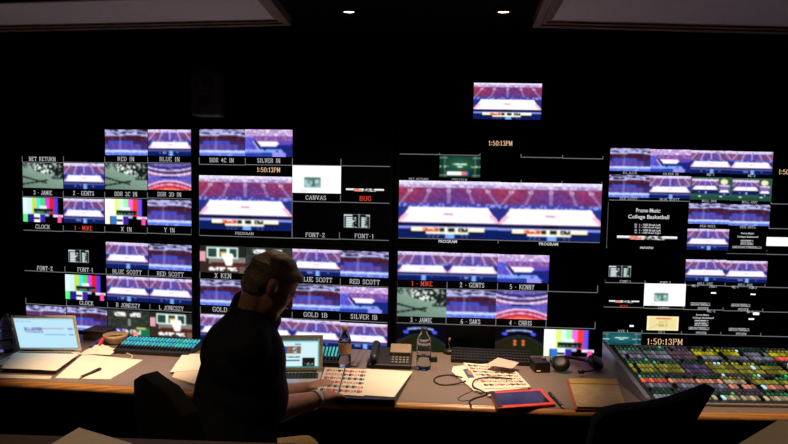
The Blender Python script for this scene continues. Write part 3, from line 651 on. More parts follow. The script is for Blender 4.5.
d = big(3, True, 'large wall monitor at upper right with College Basketball text panel')
for k, r in (('stands', (609.8, 148, 650, 171.4)), ('corner', (650.1, 149.2, 690.4, 172.5)), ('arena', (690.6, 150.3, 731, 173.8)), ('arena', (731.2, 151.3, 771.8, 175)), ('stands', (609.2, 174.5, 649.4, 197.8)), ('arena', (649.6, 175.6, 690, 199)), ('double', (690.2, 176.8, 730.6, 200.2)), ('double', (730.8, 178, 771, 201.3)),
             ('stands', (689, 203, 729, 224.2)), ('stands', (729.2, 204.2, 769, 226)), ('arena', (687.6, 228.6, 728, 250.2)), ('bug', (617, 235.5, 677, 240.3)), ('plain', (766.6, 237, 800, 246.4)), ('rows', (740.5, 240, 753, 245.2)), ('rows', (732, 246, 761.5, 248.7))): d.pic(k, *r)
d.txt('Promo Music:', 636, 660.5, 210.4, 4.2, font='sans', bold=True); d.txt('College Basketball', 628, 669, 217.4, 5.2, font='sans', bold=True)
for i in range(4): d.txt('01  1 - 1080 Break ' + ('Left', 'Right')[i % 2], 634.5, 660.5, 224.8 + 2.75 * i, 2.1, font='sans', bold=True)
d.txt('PREVIEW', 640, 653.5, 248, 2.6, font='sans', bold=True); d.txt('Promo Music:', 741, 754, 233.3, 1.8, font='sans', bold=True); d.txt('College Basketball', 737, 758, 237, 2.2, font='sans', bold=True)
for t in (('BLACK', 623, 637, 172.8), ('SILVER IN', 663, 678, 174), ('ME-1', 707, 714, 174.7), ('ME-2', 748, 755, 175.8), ('RED SCOTT', 620, 637.5, 198.6), ('BLUE SCOTT', 660, 679, 199.4), ('MILL-DVE', 702, 716.5, 201), ('MILL-DVE', 742, 757, 202.2), ('RED-REEL', 700, 715.5, 226), ('RED-REEL', 740, 755.5, 227), ('BLUE-DVE', 699, 714.5, 251.2), ('DVE-PRVW', 739, 754.5, 252.2)): d.txt(*t, 2.2)
d.txt('1:50:13PM', 779, 803, 172, 4.6, 'orange')
d.hv([(609, 199.6), (690, 201.7)], 0); d.hv([(606.5, 250), (687.2, 252), (726.6, 253), (766.6, 254.2), (800, 255)], 4); d.hv([(771, 203.7), (802, 204.4)], 2); d.hv([(769, 228.3), (802, 229.2)], 2); d.line(607.5, 202, 606.8, 250); d.done()

d = big(3, False, 'large wall monitor at lower right behind the switcher, showing 1:50:13PM')
for k, r in (('font', (609, 265.4, 630.6, 277.2)), ('arena', (686, 259.3, 725.6, 281.5)), ('arena', (725.8, 260.6, 766.3, 283)), ('canvas', (644.6, 283.3, 684.8, 306.2)), ('bug', (609, 300.2, 639, 303)), ('yellow', (647.2, 316, 678, 330.6)), ('teal', (602, 332.6, 640.8, 345.5)),
             ('rows', (690.5, 302.5, 710, 306)), ('rows', (731, 303.8, 750, 307)), ('rows', (694.5, 320, 708, 326.4)), ('rows', (688.5, 327, 709, 330)), ('rows', (728.5, 328, 749, 331.3)), ('plain', (711, 292.2, 716, 293.7)), ('plain', (750.5, 293.5, 755.5, 295)), ('plain', (629.5, 325, 633.6, 326.8)), ('plain', (753, 312.2, 759, 315)), ('plain', (748.5, 318.2, 754, 319.8))): d.pic(k, *r)
for t in (('FONT-1', 620, 630.5, 281.4), ('FONT-2', 660, 670.5, 282.6), ('CANVAS', 658, 669, 307.8), ('BUG', 620, 627.5, 306.2), ('MILL-DVE', 697.5, 712.5, 283.6), ('MILL-DVE', 738, 752.5, 284.9), ('ME-1', 692, 698, 285.7), ('PGM-1', 709.5, 716.5, 286.6), ('ME-1', 732, 738, 287), ('PGM-2', 749, 756.5, 287.6), ('PREVIEW', 698, 708, 308.4), ('PREVIEW', 738, 748, 309.4), ('CG-1', 658.5, 664.5, 332), ('PREVIEW', 696, 706, 332.8), ('PREVIEW', 736, 746, 333.8), ('ME-2', 707, 715, 311), ('ME-2', 747, 752.5, 311.8), ('DVE-1', 618, 628, 331)):
    d.txt(*t, 2.2, mt='red' if t[0] == 'BUG' else 'white')
d.txt('Promo Music:', 696, 709, 314.8, 1.8, font='sans', bold=True); d.txt('College Basketball', 692.5, 713.5, 318, 2.2, font='sans', bold=True)
d.txt('1:50:13PM', 647.5, 682, 341.6, 5.6, 'orange')
d.hv([(604.8, 282.2), (645, 283.4), (685, 284.8), (725, 286), (765, 287.2), (800, 288)], 3); d.hv([(603.6, 306.6), (643.6, 307.9), (683.2, 309.2), (723, 310.4), (762.6, 311.6), (800, 312.7)], 3); d.hv([(602.3, 332), (641.9, 333), (681.5, 334.1), (720.8, 335), (760.6, 336.1), (800, 337)], 3); d.done()

# small monitor high on the wall, on a bracket
sm_l, sm_r = at_d(473.6, 101, 3.20), at_d(541.2, 101, 3.20)
sm_w = (sm_r - sm_l).length; sm_c = (sm_l + sm_r) / 2
z0 = at_d(507, 119.5, 3.20).z; z1 = at_d(507, 83.2, 3.20).z
d = Monitor('program_monitor', 'small monitor alone high on the wall above the others', sm_c.x, sm_c.y, -.03, z0, sm_w, z1 - z0, bez=.016, depth=.04)
d.pic('program', 473.8, 82.6, 541, 120.0)
boxo('wall_bracket', (0, .13, (z1 - z0) / 2), (.12, .17, .10), M['bezel'], d.root, bev=.004)

# far monitor edge / dark loudspeaker on the wall, upper left
sp = at_d(208.5, 126, 3.36)
s_ = thing('wall_speaker', 'dark loudspeaker on the wall above the left monitors', 'speaker', (sp.x, sp.y, 1.895), -.12)
boxo('cabinet', (0, 0, .115), (.135, .12, .23), mat('charcoal_cabinet', (.03, .03, .03), .6), s_, bev=.012, seg=3)
for zz, rr in ((.16, .045), (.065, .025)):
    o = lathe('driver_cone', [(rr * .2, .010), (rr * .9, .002), (rr, .008), (rr * 1.08, .001)], M['black'], s_, n=18)
    o.rotation_euler = (math.pi / 2, 0, 0); o.location = (0, -.0605, zz)
boxo('bracket', (0, .09, .115), (.05, .08, .06), M['black'], s_)

# ------------------------------------------------------------------ main console desk
def Ppx(px, py, z=DESK_Z): p = at_z(px, py, z); return (p.x, p.y)
front = [(-2.6, Ppx(-10, 379)[1])] + [Ppx(x, y) for x, y in ((20, 379.5), (130, 386), (290, 396), (430, 402.5), (590, 409.5), (700, 411.5), (788, 412.5))] + [(2.7, Ppx(788, 412.5)[1] - .02)]
front = [(x, y) for x, y in front]
back = [(2.7, 3.19), (1.6, 3.19), (.5, 3.215), (-.5, 3.30), (-1.6, 3.46), (-2.6, 3.62)]
root = thing('console_desk', 'long grey console desk with rounded wooden front edge', 'desk', (0, 2.9, 0))
def off(pts): return [(x, y - 2.9) for x, y in pts]
prism('desktop', off(front + back), DESK_Z - .03, DESK_Z, M['desk'], root)
# bullnose swept along the front edge
bm = bmesh.new(); prof = [(0.0, 0.0)] + [(-.030 * math.sin(t), -.0215 + .021 * math.cos(t)) for t in np.linspace(0, math.pi, 9)] + [(0, -.043)]
rings = [[bm.verts.new((x, y - 2.9 + a - .0005, DESK_Z + b)) for a, b in prof] for x, y in front]
for i in range(len(rings) - 1):
    for k in range(len(prof)): bm.faces.new((rings[i][k], rings[i][(k + 1) % len(prof)], rings[i + 1][(k + 1) % len(prof)], rings[i + 1][k]))
bm.faces.new(rings[0][::-1]); bm.faces.new(rings[-1])
from_bm('wooden_edge', bm, M['edge'], root, smooth=True)
xs = [-2.55, -1.5, -.75, 0, .75, 1.5, 2.6]
fy = lambda x: float(np.interp(x, [p[0] for p in front], [p[1] for p in front]))
for a, b in zip(xs[:-1], xs[1:]):
    ya, yb = fy(a) + .22 - 2.9, fy(b) + .22 - 2.9
    prism('front_panel', [(a + .004, ya), (b - .004, yb), (b - .004, yb + .02), (a + .004, ya + .02)], 0.0, DESK_Z - .031, M['deskblack'], root)

# ------------------------------------------------------------------ rear (foreground) desk on which the photographer's papers lie
RZ = 1.0
root = thing('rear_desk', 'dark brown desk edge along the bottom of the picture', 'desk', (0, 1.1, 0))
prism('desktop', [(-2.1, -.3), (2.1, -.3), (2.1, .28), (-.2, .345), (-2.1, .42)], RZ - .04, RZ, wood_mat('dark_brown_laminate', (.10, .065, .04), .5), root, bev=.008)
for x in (-1.6, 0, 1.6): boxo('support_panel', (x, .05, (RZ - .04) / 2), (.03, .55, RZ - .041), M['deskblack'], root)
def sheet(name, label, px, z, th, material, cat='paper', parent=None, group=None):
    pts = [Ppx(x, y, z + th) for x, y in px]
    c = (sum(p[0] for p in pts) / len(pts), sum(p[1] for p in pts) / len(pts))
    o = prism(name, [(p[0] - c[0], p[1] - c[1]) for p in pts], 0, th, material, parent); o.location = (c[0], c[1], z)
    if label: tag(o, label, cat, group)
    return o
t = sheet('paper_stack', 'brown-lit stack of papers at the bottom left corner', [(46, 447), (79, 427.5), (131, 443), (150, 470), (60, 480)], RZ, .012, M['paper2'])
sheet('paper_sheet', 'top sheet on the papers at the bottom left corner', [(62, 450), (72, 435.5), (106, 446), (120, 470), (70, 480)], RZ + .0125, .004, M['paper2'])
# open binder rising at the bottom right
q = [at_d(735, 446, 1.36), at_d(779, 419.5, 1.40), at_d(840, 430, 1.36), at_d(800, 480, 1.22)]
bm = bmesh.new(); tv = [bm.verts.new(p) for p in q]; bv = [bm.verts.new((p.x, p.y, RZ)) for p in q]
bm.faces.new(tv); bm.faces.new(bv[::-1])
for i in range(4): bm.faces.new((bv[i], bv[(i + 1) % 4], tv[(i + 1) % 4], tv[i]))
tag(from_bm('ring_binder', bm, M['paper2']), 'beige binder at the bottom right corner', 'binder')

# ------------------------------------------------------------------ laptops
def laptop(label, hinge_l, hinge_r, top_l, top_r, key, base_depth=.21, paper_on=False):
    """hinge and lid corners in photo pixels; the lid stands on the hinge line"""
    a = at_z(*hinge_l, DESK_Z + .016); b = at_z(*hinge_r, DESK_Z + .016)
    wdt = (b - a).length; yaw = math.atan2(b.y - a.y, b.x - a.x)
    c = (a + b) / 2
    root = thing('laptop', label, 'laptop', (c.x, c.y, DESK_Z), yaw)
    boxo('base', (0, -base_depth / 2, .008), (wdt, base_depth, .016), M['alu'], root, bev=.004)
    kb = boxo('keyboard', (0, -base_depth * .36, .0165), (wdt * .86, base_depth * .46, .001), M['black'], root)
    bm = bmesh.new()
    for r in range(5):
        for k in range(13): box(bm, (-wdt * .40 + wdt * .80 * (k + .5) / 13, -base_depth * .15 - r * base_depth * .088, .018), (wdt * .80 / 13 * .82, base_depth * .07, .002))
    from_bm('keycaps', bm, M['alukeys'], kb)['kind'] = 'stuff'
    boxo('trackpad', (0, -base_depth * .80, .0163), (wdt * .3, base_depth * .26, .001), M['silver'], root)
    tube('hinge', [(-wdt * .4, .002, .016), (wdt * .4, .002, .016)], .006, M['black'], root, smooth_pts=False)
    return root, wdt, yaw, c
def lid(root, wdt, tilt, h, key, bz=.014):
    e = bpy.data.objects.new('lid', None)
    bm = bmesh.new(); box(bm, (0, .004, h / 2), (wdt, .007, h), bev=.003)
    # frame: bezel as four bars proud of the panel
    for (cc, ss) in (((0, -.0005, bz / 2), (wdt, .003, bz)), ((0, -.0005, h - bz / 2), (wdt, .003, bz)), ((-wdt / 2 + bz / 2, -.0005, h / 2), (bz, .003, h - 2 * bz)), ((wdt / 2 - bz / 2, -.0005, h / 2), (bz, .003, h - 2 * bz))): box(bm, cc, ss)
    o = from_bm('lid', bm, M['alu'], root); o.location = (0, .004, .018); o.rotation_euler = (-tilt, 0, 0)
    s = link('screen', PIC[key][0], None, o); s.location = (-wdt / 2 + bz, -.0002, bz); s.scale = (wdt - 2 * bz, 1, h - 2 * bz)
pics('doc', laptop_doc); pics('web', laptop_web)
r, wdt, yaw, c = laptop('half-open silver laptop with a pale blue document on screen, far left', (18, 351), (81, 351.5), None, None, 'doc', .23)
lid(r, wdt, math.radians(-19), .195, 'doc', .012)
LAP1 = r
r, wdt, yaw, c = laptop('open silver laptop showing a web page beside the seated man', (266, 372), (322.5, 371.5), None, None, 'web', .17)
lid(r, wdt, math.radians(12), .157, 'web', .015)

# ------------------------------------------------------------------ papers on the left of the desk
tag(sheet('paper_sheet', 'white sheet covering the keyboard of the far left laptop', [(14, 352.8), (79, 353.8), (56, 370.5), (1, 368)], DESK_Z + .0205, .0008, M['paper']), 'white sheet covering the keyboard of the far left laptop', 'paper')
sheet('paper_stack', 'bright white papers under the black pen', [(83, 354), (143, 360), (110, 379), (55, 378)], DESK_Z, .004, M['paper'])
sheet('paper_sheet', 'cream sheet at the desk edge in front of the far left laptop', [(0, 374), (52, 376), (50, 379), (-4, 377.5)], DESK_Z, .002, M['paper2'])
# crumpled sheet
bm = bmesh.new(); c0 = at_z(100, 352.8, DESK_Z)
nn = 12
vv = [[bm.verts.new((c0.x + (i / nn - .5) * .15, c0.y + (j / nn - .5) * .11, DESK_Z + .0065 + .03 * math.exp(-((i / nn - .5) ** 2 + (j / nn - .55) ** 2) * 9) * (.6 + .8 * random.random()))) for i in range(nn + 1)] for j in range(nn + 1)]
for j in range(nn):
    for i in range(nn): bm.faces.new((vv[j][i], vv[j][i + 1], vv[j + 1][i + 1], vv[j + 1][i]))
o = from_bm('crumpled_paper', bm, M['paper']); sd = o.modifiers.new('thickness', 'SOLIDIFY'); sd.thickness = .001
tag(o, 'crumpled white paper between the left laptop and the tan bowl', 'paper')
def pen(label, a, b, z, material, r=.0045, cat='pen'):
    A, B = at_z(*a, z + r), at_z(*b, z + r); dvec = B - A
    root = thing('pen', label, cat, (A.x, A.y, z), math.atan2(dvec.y, dvec.x)); L = dvec.length
    def seg(nm, x0, x1, r0, r1, mt): tube(nm, [(x0, 0, r), (x1, 0, r)], [r0, r1], mt, root, res=8, smooth_pts=False)
    seg('barrel', .012, L * .62, r, r, material); seg('pen_cap', L * .62, L, r * 1.12, r * 1.1, material); seg('tip', 0, .012, .001, r * .8, M['silver'])
    boxo('clip', (L * .8, 0, r * 2.2), (L * .3, .003, .0015), material, root)
pen('black pen lying on the bright papers at left', (79.5, 377.5), (100.5, 368.8), DESK_Z + .004, M['black'], .006)
# tan bowl
c0 = at_z(111.5, 346, DESK_Z)
b_ = thing('bowl', 'small tan bowl in front of the left monitor', 'bowl', (c0.x, c0.y + .05, DESK_Z))
lathe('bowl_wall', [(.028, 0), (.034, .004), (.056, .030), (.062, .048), (.060, .050), (.052, .032), (.030, .012), (.001, .010)], M['tan'], b_, n=24)
lathe('contents', [(.001, .034), (.050, .0335)], M['tandark'], b_, n=20, cap=False)
# markers
for lab, a, bpx, mt in (('red marker leaning in the clutter beside the tan bowl', (96, 349.5), (103, 338.5), 'redplastic'), ('blue marker leaning beside the red marker', (90, 347.5), (100.5, 339.5), 'blueplastic')):
    A = at_z(*a, DESK_Z + .008); B = at_d(*bpx, A.y + .07); 
    root = thing('marker', lab, 'marker', (A.x, A.y, DESK_Z)); L = B - A
    tube('barrel', [(0, 0, .008), L * .62 + Vector((0, 0, .008))], .008, M[mt], root, res=10, smooth_pts=False); tube('marker_cap', [L * .62 + Vector((0, 0, .008)), L + Vector((0, 0, .008))], .009, M[mt], root, res=10, smooth_pts=False)
# dark box behind the laptop
c0 = at_z(96, 344.5, DESK_Z)
b_ = thing('equipment_box', 'dark brown box standing behind the far left laptop', 'box', (c0.x - .04, c0.y + .13, DESK_Z), -.15)
boxo('body', (0, 0, .022), (.12, .12, .044), mat('dark_brown_plastic', (.09, .06, .04), .5), b_, bev=.006); boxo('lid', (0, 0, .0485), (.125, .125, .008), mat('brown_plastic', (.12, .08, .055), .5), b_, bev=.002)

# white cable
tag(tube('cable', [at_z(x, y, DESK_Z + .004) for x, y in ((104, 351.5), (113, 351), (124, 352.5), (132, 356), (130, 360))], .003, M['whitecable']), 'thin white cable curling beside the tan bowl', 'cable')
# paper stack by the man
sheet('paper_stack', 'warm-lit papers on the desk at the seated man\'s back', [(184, 353.8), (203, 355), (222, 392), (172, 377)], DESK_Z, .010, M['paper2'])
sheet('paper_sheet', 'single white sheet on top of the papers at the seated man\'s back', [(183, 353.4), (202, 354), (200, 370), (170, 372)], DESK_Z + .0105, .001, M['paper'])

# ------------------------------------------------------------------ intercom key panels with teal keys
def keypanel(label, px_l, px_r, depth, nk, rows, lit, hgt=.045, name='intercom_panel'):
    A, B = at_z(*px_l, DESK_Z), at_z(*px_r, DESK_Z); c = (A + B) / 2; L = (B - A).length; yaw = math.atan2(B.y - A.y, B.x - A.x)
    root = thing(name, label, 'control panel', (c.x, c.y, DESK_Z), yaw)
    bm = bmesh.new()           # wedge body
    v = [(-L / 2, 0, 0), (L / 2, 0, 0), (L / 2, depth, 0), (-L / 2, depth, 0), (-L / 2, 0, .018), (L / 2, 0, .018), (L / 2, depth, hgt), (-L / 2, depth, hgt)]
    vs = [bm.verts.new(p) for p in v]
    for f in ((0, 3, 2, 1), (4, 5, 6, 7), (0, 1, 5, 4), (1, 2, 6, 5), (2, 3, 7, 6), (3, 0, 4, 7)): bm.faces.new([vs[i] for i in f])
    from_bm('body', bm, M['black'], root)
    rows_z = lambda t: .018 + (hgt - .018) * t
    for r_, (t, kd, colr) in enumerate(rows):
        verts, faces, cols = [], [], []
        for k in range(nk):
            x = -L / 2 + L * (k + .5) / nk; hw = L / nk * (.20 if lit else .36); y0, y1 = depth * (t - kd / 2), depth * (t + kd / 2); z0_, z1_ = rows_z(t - kd / 2), rows_z(t + kd / 2)
            i0 = len(verts); u = .006
            verts += [(x - hw, y0, z0_), (x + hw, y0, z0_), (x + hw, y1, z1_), (x - hw, y1, z1_), (x - hw, y0, z0_ + u), (x + hw, y0, z0_ + u), (x + hw, y1, z1_ + u), (x - hw, y1, z1_ + u)]
            faces += [tuple(i0 + q for q in f) for f in ((4, 5, 6, 7), (0, 1, 5, 4), (1, 2, 6, 5), (2, 3, 7, 6), (3, 0, 4, 7))]
            cc = np.array(colr(k)); cols += [cc] * 8
        o = link('key_row', col_mesh('key_row', verts, faces, np.array(cols), M['keys'] if lit else M['alukeys']), None, root); o['kind'] = 'stuff'
    return root
teal = lambda k: (.22 + .1 * random.random(), .66 + .2 * random.random(), .70 + .2 * random.random())
dim = lambda k: (.06, .05, .045)
keypanel('black intercom panel with a row of teal keys, left of the man', (113, 353.5), (188, 357.5), .17, 22, [(.20, .14, dim), (.50, .20, teal), (.80, .20, teal)], True)
keypanel('black intercom panel with teal keys behind the middle laptop', (262, 365), (339, 367), .16, 22, [(.22, .16, dim), (.5, .22, teal), (.78, .2, teal)], True, .055)
blk = lambda k: (.035, .035, .04)
keypanel('long black keyboard behind the magnet board', (451, 362.5), (532, 366.5), .15, 24, [(.2, .14, blk), (.42, .14, blk), (.64, .14, blk), (.86, .14, blk)], False, .035, 'keyboard')

# ------------------------------------------------------------------ water bottles
def bottle(label, px, base_z, h, r, lab=None, cap='cap'):
    c = at_z(*px, base_z)
    root = thing('water_bottle', label, 'bottle', (c.x, c.y, base_z), group='plastic water bottles')
    pr = [(r * .55, .0), (r * .92, .003), (r, .012)]
    for k in range(5):
        z = .03 + k * (h * .5 / 5); pr += [(r, z), (r * .93, z + h * .03), (r, z + h * .06)]
    pr += [(r, h * .60), (r * .97, h * .68), (r * .80, h * .78), (r * .48, h * .88), (r * .40, h * .91), (r * .40, h * .93)]
    lathe('bottle_body', pr, M['clear'], root, n=20)
    lathe('bottle_cap', [(r * .45, h * .925), (r * .46, h * .93), (r * .46, h * .99), (r * .40, h)], M[cap], root, n=16)
    if lab: lathe('bottle_label', [(r * 1.012, h * .36), (r * 1.015, h * .37), (r * 1.015, h * .59), (r * 1.012, h * .60)], M[lab], root, n=20, cap=False)
    lathe('water', [(r * .5, .004), (r * .88, .006), (r * .9, .014), (r * .9, h * .3), (.001, h * .302)], M['clear'], root, n=20)
bottle('clear water bottle standing alone on the open middle of the desk', (423.5, 369), DESK_Z, .195, .034)
bottle('water bottle with a tan label beside the middle laptop', (344.5, 367), DESK_Z, .190, .030, 'label', 'label')
bottle('water bottle at the far left edge, half cut off', (6, 352), DESK_Z, .19, .033, None)

# ------------------------------------------------------------------ desk phone
c0 = at_z(388, 369, DESK_Z)
ph = thing('desk_phone', 'dark desk phone with a taupe top beside the water bottle', 'phone', (c0.x + .012, c0.y + .080, DESK_Z), -.06)
bm = bmesh.new(); v = [(-.10, -.085, 0), (.10, -.085, 0), (.10, .085, 0), (-.10, .085, 0), (-.10, -.085, .02), (.10, -.085, .02), (.10, .085, .060), (-.10, .085, .060)]
vs = [bm.verts.new(p) for p in v]
for f in ((0, 3, 2, 1), (4, 5, 6, 7), (0, 1, 5, 4), (1, 2, 6, 5), (2, 3, 7, 6), (3, 0, 4, 7)): bm.faces.new([vs[i] for i in f])
bmesh.ops.bevel(bm, geom=bm.edges[:], offset=.005, segments=2, affect='EDGES', profile=.5)
from_bm('body', bm, M['black'], ph)
sl = math.atan2(.040, .17); R = Matrix.Rotation(sl, 3, 'X')
boxo('display_hood', (.045, .045, .058), (.10, .085, .022), M['taupe'], ph, rot=R, bev=.004)
for r_ in range(3):
    for k in range(5): boxo('phone_key', (.012 + k * .017, -.062 + r_ * .021, .0285 + r_ * .0050), (.011, .013, .006), M['greyp'], ph, rot=R, bev=.0015, seg=1)
hs = tube('handset', [(-.075, -.07, .038), (-.075, -.06, .050), (-.075, 0, .064), (-.075, .055, .078), (-.075, .070, .072)], [.020, .018, .014, .018, .020], M['black'], ph, res=10)
tube('handset_cord', [(-.085, -.07, .035), (-.104, -.08, .008), (-.108, -.02, .006), (-.10, .05, .02)], .003, M['rubber'], ph)
# grey stand left of the phone
A = at_z(350, 367, DESK_Z); 
b_ = thing('easel_stand', 'grey leaning stand left of the desk phone', 'stand', (A.x, A.y, DESK_Z))
B2 = at_d(359, 351, A.y + .10)
for dx in (0, .03): tube('strut', [(dx, 0, .004), tuple(Vector((dx, 0, .004)) + (B2 - A))], .006, M['greyp'], b_, smooth_pts=False)
tube('crossbar', [(0, 0, .006), (.03, 0, .006)], .005, M['greyp'], b_, smooth_pts=False)

# ------------------------------------------------------------------ binder with line-up sheet under the man's hand
bd = [(322, 369), (410, 373), (396, 398.5), (318, 395)]
z1 = DESK_Z + .018
sheet('binder', 'black binder under the red and white line-up sheet', [(324, 367.5), (411, 372.5), (395, 400), (314, 397)], DESK_Z, .018, M['black'], 'binder')
sheet('paper_sheet', 'blank cream sheet on the black binder right of the line-up sheet', [(366, 368.7), (412.5, 371.5), (394, 397), (362, 395)], z1, .002, M['paper'])
def lineup(name, label, px, z, nx, ny, split, seed, reds=.35):
    """sheet carrying rows of small printed magnets"""
    root = thing(name, label, 'board'); P = [at_z(x, y, z + .003) for x, y in px]
    c = sum(P, Vector()) / 4; root.location = (c.x, c.y, z)
    L = [Vector((p.x - c.x, p.y - c.y, 0)) for p in P]
    prism('board', [(p.x, p.y) for p in L], 0, .003, M['paper'], root, bev=.0008)
    rnd = random.Random(seed)
    def quad(u0, v0, u1, v1, hgt, mt, nm):
        def bl(u, v): return L[0].lerp(L[1], u).lerp(L[3].lerp(L[2], u), v)
        prism(nm, [(p.x, p.y) for p in (bl(u0, v0), bl(u1, v0), bl(u1, v1), bl(u0, v1))], .0031, .0031 + hgt, mt, root)
    for j in range(ny):
        for i in range(nx):
            u0 = .05 + .9 * i / nx; v0 = .05 + .9 * j / ny; du, dv = .9 / nx, .9 / ny
            mt = M['redmark'] if rnd.random() < reds else (M['pinkmark'] if rnd.random() < .5 else M['darkmark'])
            quad(u0 + du * .08, v0 + dv * .2, u0 + du * .62, v0 + dv * .75, .0012, mt, 'magnet'); quad(u0 + du * .72, v0 + dv * .3, u0 + du * .92, v0 + dv * .6, .0015, M['darkmark'], 'dot')
    if split is not None: quad(split - .012, .0, split + .012, 1.0, .004, M['black'], 'divider')
    return root
lineup('lineup_sheet', 'red and white line-up sheet under the man\'s hand', [(325, 367.3), (369, 369.3), (364, 396), (316, 393)], z1, 7, 6, .46, 3)
# magnet board on the right
zb = DESK_Z
# clip board below it with rounded corner
sheet('clip_board', 'white rounded board under the magnet board', [(453, 366.5), (468, 364.5), (500, 363), (528, 388), (482, 392), (474, 390.5), (451.5, 371.5)], DESK_Z, .008, M['paper'], 'board')
lineup('magnet_board', 'white board covered in rows of dark magnets beside the red tablet', [(463, 362.5), (512, 366.8), (531, 386.8), (484, 388.5)], DESK_Z + .0082, 8, 7, None, 8, .06)
sheet('paper_sheet', 'small pinkish paper lying behind the magnet board', [(498, 357.5), (519, 362.5), (512, 368.5), (486, 364.5)], DESK_Z + .036, .001, mat('pinkish_paper', (.62, .50, .44), .8))
sheet('colour_card', 'small blue and orange card on the white rounded board', [(463, 369.5), (470, 368), (475.5, 377), (468, 377.5)], DESK_Z + .0082, .002, mat('card_blue', (.05, .12, .22), .5), 'card') 
sheet('colour_card', 'tiny orange square card lying on the blue card', [(466.5, 371), (470.5, 370.2), (473, 374), (469, 374.5)], DESK_Z + .0103, .001, mat('card_orange', (.75, .2, .06), .5), 'card')

# ------------------------------------------------------------------ cables
Z = DESK_Z + .004
def cable(label, pts, r=.0032, mt='rubber'):
    tag(tube('cable', [at_z(p[0], p[1], DESK_Z + (p[2] if len(p) > 2 else r)) for p in pts], r, M[mt]), label, 'cable')
cable('black cable looping onto the desk left of the magnet board', [(466, 381, .012), (452, 384.5), (440, 384.5), (434, 380.5), (438, 376.5), (450, 375), (462, 377.5, .012)])
cable('black cable running across the magnet board to the tablet', [(512, 379, .018), (492, 377, .018), (478, 379, .018), (473, 382, .013), (474, 387, .014), (482, 391, .015), (489, 394.5, .006)])
cable('black cable hanging over the desk edge near the tablet', [(494, 392), (484, 395.5), (474, 398.5), (469, 402), (471.5, 405.5)])
cable('thin dark wire curling on the desk below the magnet board', [(478, 388.5), (464, 394.5), (458, 398.5), (462, 401), (470, 400)], .0014)
c0 = at_z(490.5, 397.5, DESK_Z)
b_ = thing('cable_plug', 'small white plug beside the tablet', 'plug', (c0.x, c0.y, DESK_Z), .5); boxo('plug_body', (0, 0, .006), (.026, .014, .012), M['whitecable'], b_, bev=.003); boxo('plug_tip', (.018, 0, .006), (.012, .008, .005), M['silver'], b_)
c0 = at_z(433, 361.5, DESK_Z)
b_ = thing('small_black_box', 'tiny black box on the desk beside the clear bottle', 'box', (c0.x, c0.y, DESK_Z)); boxo('body', (0, 0, .012), (.04, .03, .024), M['black'], b_, bev=.004); boxo('top_button', (0, 0, .0255), (.014, .014, .003), M['greyp'], b_)
# gooseneck microphone
c0 = at_z(455, 365, DESK_Z)
b_ = thing('gooseneck_microphone', 'thin gooseneck microphone standing behind the magnet board', 'microphone', (c0.x - .01, c0.y + .20, DESK_Z))
lathe('base', [(.03, 0), (.032, .004), (.028, .02), (.008, .024)], M['black'], b_, n=18); tube('gooseneck', [(0, 0, .02), (0, 0, .035), (-.006, -.01, .055), (-.004, -.02, .07)], .003, M['taupe'], b_); tube('capsule', [(-.004, -.02, .066), (-.002, -.026, .084)], .006, M['taupe'], b_, smooth_pts=False)

# ------------------------------------------------------------------ tablet, stylus, legal pad
px = [(489, 391.5), (541.5, 388.5), (556, 404), (497.5, 408)]
P = [at_z(x, y, DESK_Z + .012) for x, y in px]; c = sum(P, Vector()) / 4
tb = thing('tablet', 'tablet with a dark screen in a red case', 'tablet', (c.x, c.y, DESK_Z)); L = [(p.x - c.x, p.y - c.y) for p in P]
prism('case', L, 0, .012, M['redplastic'], tb, bev=.003)
def ins(L, fx, fy):
    a, b, cc, dd = [Vector(p) for p in L]
    def bl(u, v): return a.lerp(b, u).lerp(dd.lerp(cc, u), v)
    return [tuple(bl(u, v)) for u, v in ((fx, fy), (1 - fx, fy), (1 - fx, 1 - fy), (fx, 1 - fy))]
prism('screen', ins(L, .07, .13), .0121, .0126, M['tabscreen'], tb)
prism('corner_grip', ins([L[0], (L[0][0] * .9 + L[1][0] * .1, L[0][1] * .9 + L[1][1] * .1), (L[3][0] * .9 + L[2][0] * .1, L[3][1] * .9 + L[2][1] * .1), L[3]], .05, .02), .0121, .0135, M['black'], tb)
pen('black pen on the desk between the red tablet and the legal pad', (563, 407.5), (549.5, 393), DESK_Z, M['black'], .006)
px = [(568.5, 379), (616.5, 379.5), (627, 407.5), (577, 406.5)]
P = [at_z(x, y, DESK_Z + .014) for x, y in px]; c = sum(P, Vector()) / 4
lp = thing('legal_pad', 'yellowed legal pad with an ochre binding strip beside the switcher', 'notepad', (c.x, c.y, DESK_Z)); L = [(p.x - c.x, p.y - c.y) for p in P]
prism('cardboard_back', [(p[0] * 1.03 - .004, p[1] * 1.03) for p in L], 0, .004, mat('red_card', (.4, .05, .03), .7), lp)
prism('page_block', L, .0041, .014, mat('yellowed_paper', (.48, .34, .18), .8), lp, bev=.001)
a, b, cc, dd = [Vector(p) for p in L]
prism('binding_strip', [tuple(a * 1.0), tuple(b), tuple(b.lerp(cc, .2)), tuple(a.lerp(dd, .2))], .0141, .017, M['ochre'], lp)
for k in range(9):
    t0 = .26 + k * .08
    prism('ruled_line', [tuple(a.lerp(dd, t0)), tuple(b.lerp(cc, t0)), tuple(b.lerp(cc, t0 + .008)), tuple(a.lerp(dd, t0 + .008))], .0141, .0144, mat('rule_%d' % k, (.55, .45, .33), .8) if k == 0 else bpy.data.materials['rule_0'], lp)

